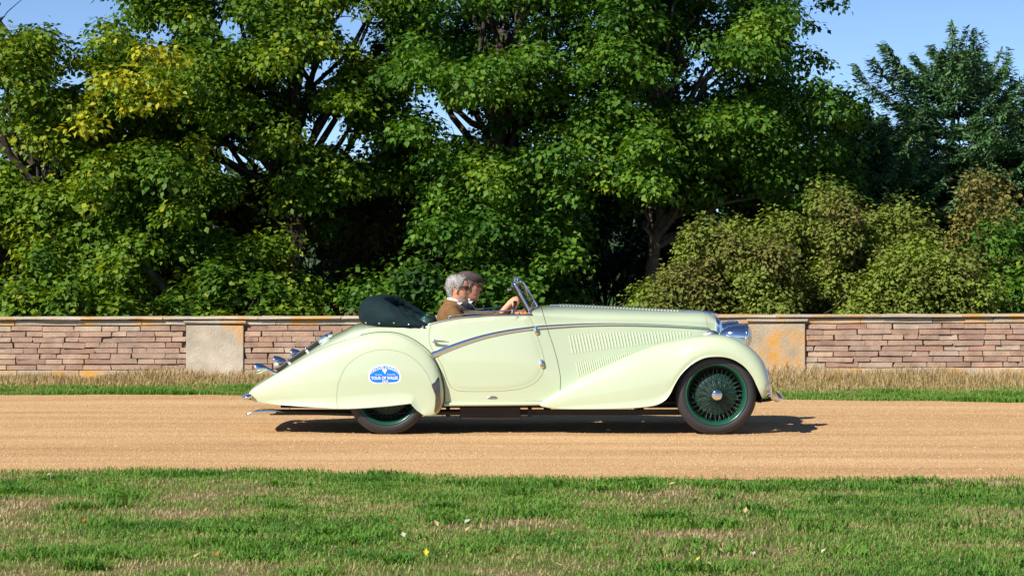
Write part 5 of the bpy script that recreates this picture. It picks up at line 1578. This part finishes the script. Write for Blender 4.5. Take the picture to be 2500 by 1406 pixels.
# ================================================================== driver and passenger
def head_geo(c, sc=1.0, yaw=0.0, pitch=0.0, jaw=1.0):
    rows = [(-.121, .058, -.005, .020), (-.113, .074, -.020, .036), (-.100, .084, -.038, .047), (-.085, .087, -.055, .055), (-.068, .083, -.068, .061), (-.058, .088, -.073, .064), (-.050, .087, -.076, .066),
            (-.042, .089, -.080, .068), (-.030, .086, -.085, .070), (-.015, .088, -.091, .0725), (.005, .088, -.096, .075), (.025, .083, -.099, .0765), (.045, .090, -.100, .077), (.065, .090, -.099, .0765), (.085, .083, -.094, .072), (.100, .070, -.084, .063), (.112, .048, -.063, .048), (.120, .015, -.030, .026)]
    n = 36; V = []
    Rm = Matrix.Rotation(yaw, 3, 'Z') @ Matrix.Rotation(pitch, 3, 'Y')
    zs_ = np.array([q[0] for q in rows]); zz = np.linspace(zs_[0], zs_[-1], 44)
    xf, xb, w = (pchip(zs_, [q[k] for q in rows])(zz) for k in (1, 2, 3))
    for z, f, b, h in zip(zz, xf, xb, w):
        for k in range(n):
            a = 2 * math.pi * k / n; c_, s_ = math.cos(a), math.sin(a)
            mx = (f + b) * 0.35 - 0.008
            ex = 0.92
            x = mx + math.copysign(abs(c_) ** ex, c_) * ((f - mx) if c_ > 0 else (mx - b)); y = math.copysign(abs(s_) ** 0.88, s_) * h * (jaw if z < -.04 else 1)
            an = a if a < math.pi else a - 2 * math.pi
            nose = math.exp(-(an / 0.17) ** 2) * (0.030 * math.exp(-((z + .016) / .014) ** 2) + 0.019 * math.exp(-((z - .006) / .018) ** 2))
            eye = -0.013 * math.exp(-((abs(an) - 0.42) / 0.20) ** 2) * math.exp(-((z - .024) / .013) ** 2)
            brow = 0.006 * math.exp(-((abs(an) - 0.36) / 0.25) ** 2) * math.exp(-((z - .046) / .009) ** 2)
            lips = math.exp(-(an / 0.30) ** 2) * (0.005 * math.exp(-((z + .046) / .005) ** 2) + 0.005 * math.exp(-((z + .059) / .006) ** 2) - 0.004 * math.exp(-((z + .0525) / .003) ** 2))
            chin = 0.004 * math.exp(-(an / 0.3) ** 2) * math.exp(-((z + .093) / .012) ** 2)
            cheek = 0.004 * math.exp(-((abs(an) - 0.75) / .25) ** 2) * math.exp(-((z + .012) / .02) ** 2)
            d = nose + eye + brow + lips + chin + cheek
            p = Vector((x + c_ * d, y + s_ * d, z)) * sc
            V.append(Vector(c) + Rm @ p)
    F = grid_faces(44, n, True); F += [tuple(range(n))[::-1], tuple(range(43 * n, 44 * n))]
    return V, [tuple(f)[::-1] for f in F], Rm

def ear_geo(c, Rm, sc, side):
    V = []
    for r_, o in ((0.0, 0.004), (0.45, 0.003), (0.72, 0.010), (0.92, 0.016), (1.0, 0.010), (0.8, -0.008)):
        for k in range(16):
            a = 2 * math.pi * k / 16
            zz = math.sin(a) * 0.033 * r_ * (1 if math.sin(a) > 0 else 0.95); xx = math.cos(a) * 0.019 * r_ * (1.15 if math.sin(a) > 0 else 0.8)
            V.append(Vector(c) + Rm @ (Vector((-0.012 + xx - zz * 0.15, side * (0.076 + o), 0.008 + zz)) * sc))
    F = grid_faces(6, 16, True); F.append(tuple(range(16)))
    if side > 0: F = [f[::-1] for f in F]
    return V, F

def torso_geo(rows, v0, pad=0.0, n=32):
    V = []
    for z, cx, hd, hw in rows:
        for k in range(n):
            a = 2 * math.pi * k / n; c, s = math.cos(a), math.sin(a)
            V.append((cx + math.copysign(abs(c) ** 0.85, c) * (hd + pad), YC + v0 + math.copysign(abs(s) ** 0.8, s) * (hw + pad), z))
    m = len(rows)
    F = grid_faces(m, n, True, True); F += [tuple(range(n)), tuple(range((m - 1) * n, m * n))[::-1]]
    return V, [tuple(f)[::-1] for f in F]

def fuse(name, geos, voxel, mat, parent, smooth_it=4):
    """melt closed pieces into one continuous surface"""
    V, F = join_geo(geos)
    o = mk('tmp', V, F, mat, None)
    m = o.modifiers.new('r', 'REMESH'); m.mode = 'VOXEL'; m.voxel_size = voxel
    s = o.modifiers.new('s', 'SMOOTH'); s.factor = 0.5; s.iterations = smooth_it
    dg = bpy.context.evaluated_depsgraph_get(); dg.update()
    me = bpy.data.meshes.new_from_object(o.evaluated_get(dg))
    old = o.data; bpy.data.objects.remove(o); bpy.data.meshes.remove(old)
    me.name = name
    me.polygons.foreach_set('use_smooth', [True] * len(me.polygons))
    return link_mesh(name, me, mat, parent)

def bvh_of(o):
    me = o.data
    return BVHTree.FromPolygons([v.co.copy() for v in me.vertices], [tuple(p.vertices) for p in me.polygons])

def grip(phi, sgn, wrist):
    """a hand closed on the steering wheel rim; returns closed tubes"""
    Rp = rim_pt(phi); er = (Rp - SW_C) / np.linalg.norm(Rp - SW_C); et = np.cross(SW_N, er) * sgn; n = SW_N
    wrist = np.asarray(wrist)
    palm = Rp + n * 0.034 - er * 0.020
    g = [tube_geo([wrist, wrist * 0.4 + palm * 0.6, palm, Rp + n * 0.026 + er * 0.010], [0.027, 0.031, 0.033, 0.024], 12)]
    for k, (o, L) in enumerate(((-0.033, 0.92), (-0.011, 1.05), (0.011, 1.0), (0.032, 0.82))):
        b = et * o
        pts = [palm + b * 0.9, Rp + b + n * 0.026 + er * 0.014 * L, Rp + b + n * 0.010 + er * 0.030 * L, Rp + b - n * 0.016 + er * 0.026 * L, Rp + b - n * 0.029 * L + er * 0.002, Rp + b - n * 0.020 - er * 0.016 * L]
        g.append(tube_geo(spline(pts, 12), np.linspace(0.0105, 0.0078, 12), 8))
    th = [palm - et * 0.018, Rp + n * 0.024 - et * 0.045 - er * 0.006, Rp + n * 0.012 - et * 0.060 - er * 0.020, Rp - n * 0.010 - et * 0.066 - er * 0.018]
    g.append(tube_geo(spline(th, 9), np.linspace(0.013, 0.009, 9), 8))
    return g

def rest_hand(wrist, dirn, side):
    """a relaxed hand lying on the lap"""
    w = np.asarray(wrist, float); d = np.asarray(dirn, float); d /= np.linalg.norm(d); up = np.array([0, 0, 1.0]); s = np.cross(up, d) * side
    palm = w + d * 0.065
    g = [tube_geo([w, palm, palm + d * 0.035], [0.027, 0.034, 0.030], 12)]
    for k, (o, L) in enumerate(((-0.030, 0.070), (-0.010, 0.082), (0.010, 0.078), (0.029, 0.060))):
        b = palm + d * 0.035 + s * o
        g.append(tube_geo(spline([b - d * 0.02, b + d * L * 0.5 + up * 0.006, b + d * L * 0.85 - up * 0.010, b + d * L - up * 0.026], 9), np.linspace(0.0100, 0.0075, 9), 8))
    g.append(tube_geo(spline([w + d * 0.03 - s * 0.02, palm - s * 0.050, palm + d * 0.035 - s * 0.058 - up * 0.008], 8), np.linspace(0.013, 0.009, 8), 8))
    return g

def person(label, dx, dz, v0, head_c, yaw, pitch, jacket_mat, skin_mat, driver):
    y0 = YC + v0
    root = empty('person', (-0.50 + dx, y0, 0.50)); tag(root, label, 'person', 'people in the car')
    rows = [(0.50, -.50, .12, .17), (0.56, -.50, .135, .19), (0.66, -.515, .125, .178), (0.80, -.54, .115, .172), (0.93, -.555, .122, .190), (1.02, -.56, .118, .200), (1.075, -.56, .098, .185), (1.11, -.558, .075, .130), (1.14, -.55, .058, .075)]
    rows = [(z + dz * (z - 0.5) / 0.6, cx + dx, hd, hw) for z, cx, hd, hw in rows]
    hV, hF, Rm = head_geo(head_c, 1.07, yaw, pitch)
    hc = np.array(head_c)
    neck = tube_geo([(-.552 + dx, y0, 1.08 + dz), (-.54 + dx, y0, 1.14 + dz), hc + np.array([-0.028, 0, -0.075]), hc + np.array([-0.012, 0, -0.01])], [0.066, 0.058, 0.056, 0.050], 16)
    sh = lambda s: np.array([-.56 + dx, y0 + s * 0.178, 1.055 + dz])
    geos = [torso_geo(rows, v0, -0.024), (hV, hF), neck, ear_geo(head_c, Rm, 1.07, -1), ear_geo(head_c, Rm, 1.07, 1)]
    arms = []
    if driver:
        wr = np.array([P(1222, 766, 0.44)[0], 0.43, P(1222, 766, 0.44)[1]])
        arms.append((sh(-1), np.array([-.36 + dx, y0 - 0.235, 0.86]), wr)); geos += grip(R(62), 1, wr)
        wl = np.array([-0.13, y0 + 0.16, 1.02]); arms.append((sh(1), np.array([-.36 + dx, y0 + 0.25, 0.86]), wl)); geos += grip(R(140), -1, wl)
    else:
        for s in (-1, 1):
            w = np.array([-.17 + dx, y0 + s * 0.10, 0.70]); arms.append((sh(s), np.array([-.44 + dx, y0 + s * 0.235, 0.80]), w)); geos += rest_hand(w, (0.85, -s * 0.35, -0.12), -s)
    for a, e, w in arms:
        geos.append(tube_geo(spline([a, (a + e) / 2, e], 8), np.linspace(0.052, 0.042, 8), 12)); geos.append(tube_geo(spline([e, (e + w) / 2, w], 8), np.array([0.042, .043, .041, .039, .036, .033, .030, .027]), 12))
    legs = []
    for s in (-1, 1):
        hip = np.array([-.50 + dx, y0 + s * 0.095, 0.60]); kn = np.array([-.07 + dx, y0 + s * 0.13, 0.67]); an = np.array([0.27 + dx, y0 + s * 0.11, 0.40])
        legs.append((hip, kn, an))
        geos.append(tube_geo(spline([hip, (hip + kn) / 2, kn], 8), np.linspace(0.082, 0.058, 8), 12)); geos.append(tube_geo(spline([kn, (kn + an) / 2, an], 8), np.array([.058, .056, .055, .053, .048, .043, .039, .036]), 12))
        geos.append(tube_geo([an + np.array([-0.03, 0, -0.03]), an + np.array([0.10, 0, 0.035]), an + np.array([0.17, 0, 0.06])], [0.040, 0.038, 0.026], 10))
    b = fuse('body', geos, 0.0052, skin_mat, root, 3)
    # clothes
    jr = [(z, cx, hd + 0.010, hw + 0.012) for z, cx, hd, hw in rows[:-1]] + [(1.128 + dz, -.555 + dx, .064, .088)]
    jg = [torso_geo(jr, v0, 0.006)]
    for s, (a, e, w) in zip((-1, 1), arms):
        jg.append(tube_geo(spline([a + np.array([0, -s * 0.03, 0.0]), a, (a + e) / 2, e], 10), np.linspace(0.072, 0.057, 10), 14))
        jg.append(tube_geo(spline([e, (e + w) / 2, e * 0.10 + w * 0.90], 8), np.linspace(0.057, 0.043, 8), 14))
    # collar of the jacket, open at the front
    cp = []
    for k in range(13):
        a = R(62) + (2 * math.pi - R(124)) * k / 12
        cp.append((-.548 + dx + 0.066 * math.cos(a), y0 + 0.074 * math.sin(a), 1.118 + dz + 0.018 * (1 - math.cos(a)) * 0.8))
    jg.append(tube_geo(cp, [0.023] * 13, 8))
    jk = fuse('jacket', jg, 0.0075, jacket_mat, root, 5)
    bj = bvh_of(jk)
    tg = []
    for hip, kn, an in legs:
        tg.append(tube_geo(spline([hip, (hip + kn) / 2, kn], 8), np.linspace(0.092, 0.070, 8), 12)); tg.append(tube_geo(spline([kn, (kn + an) / 2, an + (kn - an) * 0.05], 8), np.linspace(0.070, 0.056, 8), 12))
    tg.append(torso_geo([(0.49, -.50 + dx, .135, .19), (0.58, -.50 + dx, .15, .205), (0.66, -.51 + dx, .13, .185)], v0, 0.0))
    fuse('trousers', tg, 0.010, M['navy'], root, 3)
    for hip, kn, an in legs:
        mk('shoe', *tube_geo([an + np.array([-0.045, 0, -0.035]), an + np.array([0.02, 0, 0.0]), an + np.array([0.11, 0, 0.035]), an + np.array([0.19, 0, 0.062])], [0.048, 0.050, 0.046, 0.034], 12), M['black'], root)
    # shirt front, tie, lapels laid on the chest
    def chest(name, outline, off, mat, nn=16, cy=-0.045):
        V, F = [], []
        top, bot = outline
        rowsn = 14
        for i in range(rowsn):
            t = i / (rowsn - 1)
            l, r_ = top[0] + (bot[0] - top[0]) * t, top[1] + (bot[1] - top[1]) * t
            z = top[2] + (bot[2] - top[2]) * t
            for j in range(nn):
                y = y0 + cy + l + (r_ - l) * j / (nn - 1)
                h_, n_, ii, dd = bj.ray_cast(Vector((0.2 + dx, y, z)), Vector((-1, 0, 0)))
                if h_ is None: h_ = Vector((-0.46 + dx, y, z))
                V.append((h_.x + off, y, z))
        return mk(name, V, grid_faces(rowsn, nn), mat, root)
    chest('shirt', ((-0.062, 0.062, 1.135 + dz), (-0.008, 0.008, 0.84 + dz)), 0.005, M['shirt'])
    chest('tie', ((-0.016, 0.016, 1.130 + dz), (-0.030, 0.030, 0.84 + dz)), 0.012, M['tie'], 8)
    for s in (-1, 1):
        chest('lapel', ((s * 0.060, s * 0.100, 1.115 + dz), (s * 0.006, s * 0.085, 0.86 + dz)), 0.010, jacket_mat, 8)
    # shirt collar standing round the neck
    V = []
    for i, (zz, k_) in enumerate(((0.0, 1.10), (0.020, 1.0), (0.040, 0.93), (0.040, 0.86))):
        for k in range(25):
            a = R(14) + (2 * math.pi - R(28)) * k / 24
            V.append((-.545 + dx + 0.018 * zz / 0.04 + 0.070 * k_ * math.cos(a), y0 + 0.068 * k_ * math.sin(a), 1.128 + dz + zz + 0.012 * (1 - math.cos(a)) * 0.5 - 0.016 * (1 + math.cos(a)) * 0.5))
    mk('shirt_collar', V, grid_faces(4, 25), M['shirt'], root)
    return root, hc, Rm

def local(hc, Rm, p, sc=1.07): return Vector(hc) + Rm @ (Vector(p) * sc)

# the driver
hc = (P(1119, 709, 0.51)[0], YC - 0.33, P(1119, 709, 0.51)[1])
drv, hcv, Rm = person('grey-haired driver in sunglasses and brown tweed jacket holding the steering wheel', 0.0, 0.055, -0.33, hc, R(-6), R(3), M['tweed'], M['skin'], True)
def hair_cap(root, hc, Rm, mat, lo_back=-0.055, seed=1, lift=0.012):
    r = np.random.default_rng(seed); V = []
    n, m = 48, 22
    rows = [(-.075, .060, -.062, .062), (-.05, .075, -.078, .068), (-.02, .085, -.090, .072), (.02, .088, -.098, .0765), (.05, .090, -.1, .077), (.075, .088, -.097, .0745), (.095, .075, -.088, .066), (.110, .050, -.066, .050), (.119, .018, -.034, .028), (.122, 0.0, -0.01, 0.008)]
    zs_ = [q[0] for q in rows]; fx, bx, wx = (pchip(zs_, [q[k] for q in rows]) for k in (1, 2, 3))
    for i in range(m):
        t = i / (m - 1)
        for k in range(n):
            a = 2 * math.pi * k / n; an = abs(a if a < math.pi else a - 2 * math.pi)
            low = np.interp(an, [0, 0.6, 0.95, 1.25, 1.45, 1.75, 2.0, 2.4, 3.15], [0.098, 0.094, 0.078, 0.014, -0.020, 0.045, -0.045, lo_back - 0.012, lo_back - 0.018])
            z = low + (0.121 - low) * t ** 0.8
            f, b, h = float(fx(z)), float(bx(z)), float(wx(z)); mx = (f + b) * 0.35 - 0.008
            c_, s_ = math.cos(a), math.sin(a)
            x = mx + math.copysign(abs(c_) ** 0.92, c_) * ((f - mx) if c_ > 0 else (mx - b)); y = math.copysign(abs(s_) ** 0.88, s_) * h
            e = lift * min(1, t * 5 + 0.12) * (0.75 + 0.4 * r.random()) + 0.004 * math.sin(a * 9 + t * 6)
            l = math.sqrt(c_ * c_ + s_ * s_)
            up = min(1, max(0, (z - 0.06) / 0.06))
            V.append(local(hc, Rm, (x + c_ * e * (1 - up * .5), y + s_ * e * (1 - up * .5), z + e * up * 1.2)))
    F = grid_faces(m, n, True, True); F.append(tuple(range((m - 1) * n, m * n))[::-1])
    return mk('hair', V, [tuple(f)[::-1] for f in F], mat, root)
hair_cap(drv, hcv, Rm, M['hair'], seed=5, lift=0.011)
def strands(root, hc, Rm, mat, n, seed):
    """short locks that break the outline of the hair"""
    r = np.random.default_rng(seed); parts = []
    for _ in range(n):
        a = r.uniform(0.9, 2 * math.pi - 0.9) if r.random() < .6 else r.uniform(-0.9, 0.9); t = r.uniform(0.0, 0.118)
        if abs(((a + math.pi) % (2 * math.pi)) - math.pi) < 1.0 and t < 0.09: t = r.uniform(0.09, 0.118)
        w = math.sqrt(max(0.0, 1 - (max(t, 0.02) / 0.128) ** 2.6))
        p = Vector((-0.006 + math.cos(a) * 0.101 * w, math.sin(a) * 0.085 * w, t + 0.012 * t / 0.12))
        d = Vector((math.cos(a) * 0.3 - 0.6, math.sin(a) * 0.5, r.uniform(-0.6, 0.6))).normalized() * r.uniform(0.012, 0.026)
        parts.append(tube_geo([local(hc, Rm, p), local(hc, Rm, p + d * 0.6 + Vector((0, 0, 0.002))), local(hc, Rm, p + d)], [0.0022, 0.0016, 0.0005], 3, False))
    o = mk('hair_strands', *join_geo(parts), mat, root); o['kind'] = 'stuff'
strands(drv, hcv, Rm, M['hair'], 700, 9)
# short grey beard along the jaw
hv, hf, _ = head_geo(hcv, 1.07, R(-6), R(3))
bvv, bff, nn_ = [], [], 36
zz = np.linspace(-.121, .120, 44)
idx = {}
ctr = Vector(hcv) + Rm @ Vector((-0.01, 0, -0.06))
for f_ in hf:
    if len(f_) != 4: continue
    ok = True
    for q in f_:
        i, k = divmod(q, nn_); a = 2 * math.pi * k / nn_; an = abs(a if a < math.pi else a - 2 * math.pi); z = zz[i]
        lim = np.interp(an, [0, 0.25, 0.5, 0.8, 1.2, 1.45], [-0.064, -0.064, -0.052, -0.048, -0.035, -0.010])
        if z > lim or an > 1.5: ok = False
    if ok:
        t_ = []
        for q in f_:
            if q not in idx:
                idx[q] = len(bvv); d_ = (hv[q] - ctr); d_.z *= 0.4; bvv.append(hv[q] + d_.normalized() * 0.003)
            t_.append(idx[q])
        bff.append(tuple(t_))
mk('beard', bvv, bff, M['beard'], drv)
# sunglasses
gl = empty('sunglasses', hcv); gl.parent = drv; gl.matrix_parent_inverse = Matrix.Translation(-Vector(drv.location))
def gpart(n_, V, F, m_):
    o = mk(n_, [Vector(v) - Vector(hcv) for v in V], F, m_, None); o.parent = gl
for s in (-1, 1):
    V = []
    for r_, dp in ((0.0, 0.004), (0.6, 0.003), (0.92, 0.0), (1.0, -0.003)):
        for k in range(18):
            a = 2 * math.pi * k / 18
            yy = s * 0.034 + math.cos(a) * 0.027 * r_; zz = 0.022 + math.sin(a) * 0.019 * r_
            V.append(local(hcv, Rm, (0.094 + dp - 4.2 * (abs(yy) - 0.0) ** 2, yy, zz)))
    gpart('lens', V, grid_faces(4, 18, True), M['sunglass'])
    gpart('temple', *tube_geo([local(hcv, Rm, q) for q in ((0.080, s * 0.064, 0.034), (0.06, s * 0.078, 0.032), (0.02, s * 0.084, 0.026), (-0.012, s * 0.086, 0.020))], [0.0042, 0.0042, 0.0035, 0.003], 8), M['sunglass'])
gpart('bridge', *tube_geo([local(hcv, Rm, q) for q in ((0.094, -0.010, 0.030), (0.100, 0, 0.033), (0.094, 0.010, 0.030))], [0.003] * 3, 6), M['sunglass'])

# the passenger
hc = (P(1146, 702, 1.17)[0], YC + 0.33, P(1146, 702, 1.17)[1])
pas, hcv, Rm = person('passenger in flat cap, dark jacket, white shirt and tie beyond the driver', 0.085, 0.05, 0.33, hc, R(2), R(2), M['navy'], M['skin_ruddy'], False)
hair_cap(pas, hcv, Rm, M['hair_dark'], seed=6, lift=0.006)
V = []
n = 40
for i, (z, f, b, h, dz_) in enumerate([(.058, .104, -.110, .086, 0), (.078, .116, -.114, .093, 0), (.100, .124, -.112, .095, 0), (.118, .112, -.098, .086, 0), (.130, .070, -.066, .062, 0), (.135, .020, -.022, .022, 0)]):
    for k in range(n):
        a = 2 * math.pi * k / n; c_, s_ = math.cos(a), math.sin(a)
        x = c_ * (f if c_ > 0 else -b) ; y = s_ * h
        V.append(local(hcv, Rm, (x, y, z - max(0, x) * 0.30 + 0.012)))
F = grid_faces(6, n, True); F.append(tuple(range(5 * n, 6 * n)))
cap = mk('flat_cap', V, F, M['cap_tweed'], pas)
V = []
for r_, dz_ in ((0.70, 0.008), (1.0, 0.0), (1.0, -0.007), (0.70, -0.003)):
    for k in range(15):
        a = R(-62 + 124 * k / 14)
        V.append(local(hcv, Rm, (0.030 + math.cos(a) * 0.118 * r_, math.sin(a) * 0.096 * r_, 0.050 + dz_ - 0.020 * r_ * math.cos(a))))
F = grid_faces(4, 15) + [(i, i + 1, 46 + i, 45 + i) for i in range(14)]
mk('peak', V, F, M['cap_tweed'], cap)

# ================================================================== fallen leaves on the lawn
def fallen(px, py, colour, s, rz, k):
    x, y = ground_at(px, py)
    V = [(0, -0.5, 0.0), (0.18, -0.25, 0.05), (0.34, 0.05, 0.12), (0.16, 0.30, 0.06), (0, 0.62, 0.14), (-0.17, 0.28, 0.08), (-0.36, 0.02, 0.16), (-0.20, -0.26, 0.06), (0, 0.0, 0.0), (0.01, -0.85, 0.10)]
    F = [(0, 1, 8), (1, 2, 8), (2, 3, 8), (3, 4, 8), (4, 5, 8), (5, 6, 8), (6, 7, 8), (7, 0, 8), (0, 9, 1)]
    o = mk('fallen_leaf', [(a * s, b * s, c * s) for a, b, c in V], F, colour[1], None, smooth=False)
    o.location = (x, y, 0.045); o.rotation_euler = (R(25) + 0.2 * math.sin(k * 3.1), 0.25 * math.sin(k * 1.7), rz)
    col_ = [n for lim, n in ((250, 'in the left corner'), (600, 'left of the tail'), (830, 'below the tail'), (1080, 'below the rear wheel'), (1330, 'below the door'), (1640, 'below the bonnet'), (1880, 'below the front wheel'), (2200, 'right of the car'), (9999, 'near the right edge')) if px < lim][0]
    row_ = 'close to the drive' if py < 1230 else 'midway down the lawn' if py < 1335 else 'low in the picture'
    lab = 'fallen ' + colour[0] + ' leaf on the lawn ' + col_ + ', ' + row_
    if lab in used_labels:
        bpy.data.objects.remove(o); return
    used_labels.add(lab)
    tag(o, lab, 'leaf', 'fallen leaves on the lawn')
used_labels = set()
LC = {'o': ('rust orange', plain('leaf_rust', (0.36, 0.11, 0.03), rough=0.7, noise=0.3, nscale=40)), 'y': ('bright yellow', plain('leaf_yellow', (0.62, 0.48, 0.03), rough=0.6)),
      'w': ('bleached whitish', plain('leaf_pale', (0.38, 0.39, 0.28), rough=0.7)), 't': ('dry tan', plain('leaf_tan', (0.42, 0.29, 0.15), rough=0.8, noise=0.2, nscale=40))}
spots = [(120, 1173, 'w'), (145, 1193, 'o'), (600, 1166, 'y'), (790, 1174, 'y'), (205, 1287, 'o'), (70, 1378, 'o'), (530, 1372, 'o'), (480, 1376, 't'), (640, 1376, 't'), (430, 1388, 'o'),
         (955, 1290, 'o'), (1065, 1295, 't'), (1140, 1290, 'w'), (1140, 1310, 't'), (985, 1324, 'w'), (1040, 1368, 'y'), (1065, 1369, 'w'), (1020, 1376, 'o'), (1215, 1358, 'o'), (1300, 1313, 'o'), (1350, 1322, 'o'),
         (1375, 1290, 'w'), (1605, 1322, 'w'), (1855, 1313, 'w'), (1845, 1317, 'w'), (1705, 1384, 'y'), (1840, 1370, 'w'), (1750, 1402, 'w'), (1360, 1397, 't'), (1610, 1322, 'w'),
         (2160, 1285, 'o'), (2240, 1273, 'o'), (2430, 1328, 'w'), (2300, 1336, 't'), (2490, 1341, 'o'), (2010, 1364, 'w'), (2060, 1346, 'w'), (1820, 1262, 't'), (1640, 1196, 't'), (1730, 1396, 't')]
r = np.random.default_rng(5)
for k, (px, py, c) in enumerate(spots):
    fallen(px, py, LC[c], r.uniform(0.030, 0.050), r.uniform(0, 6.28), k)
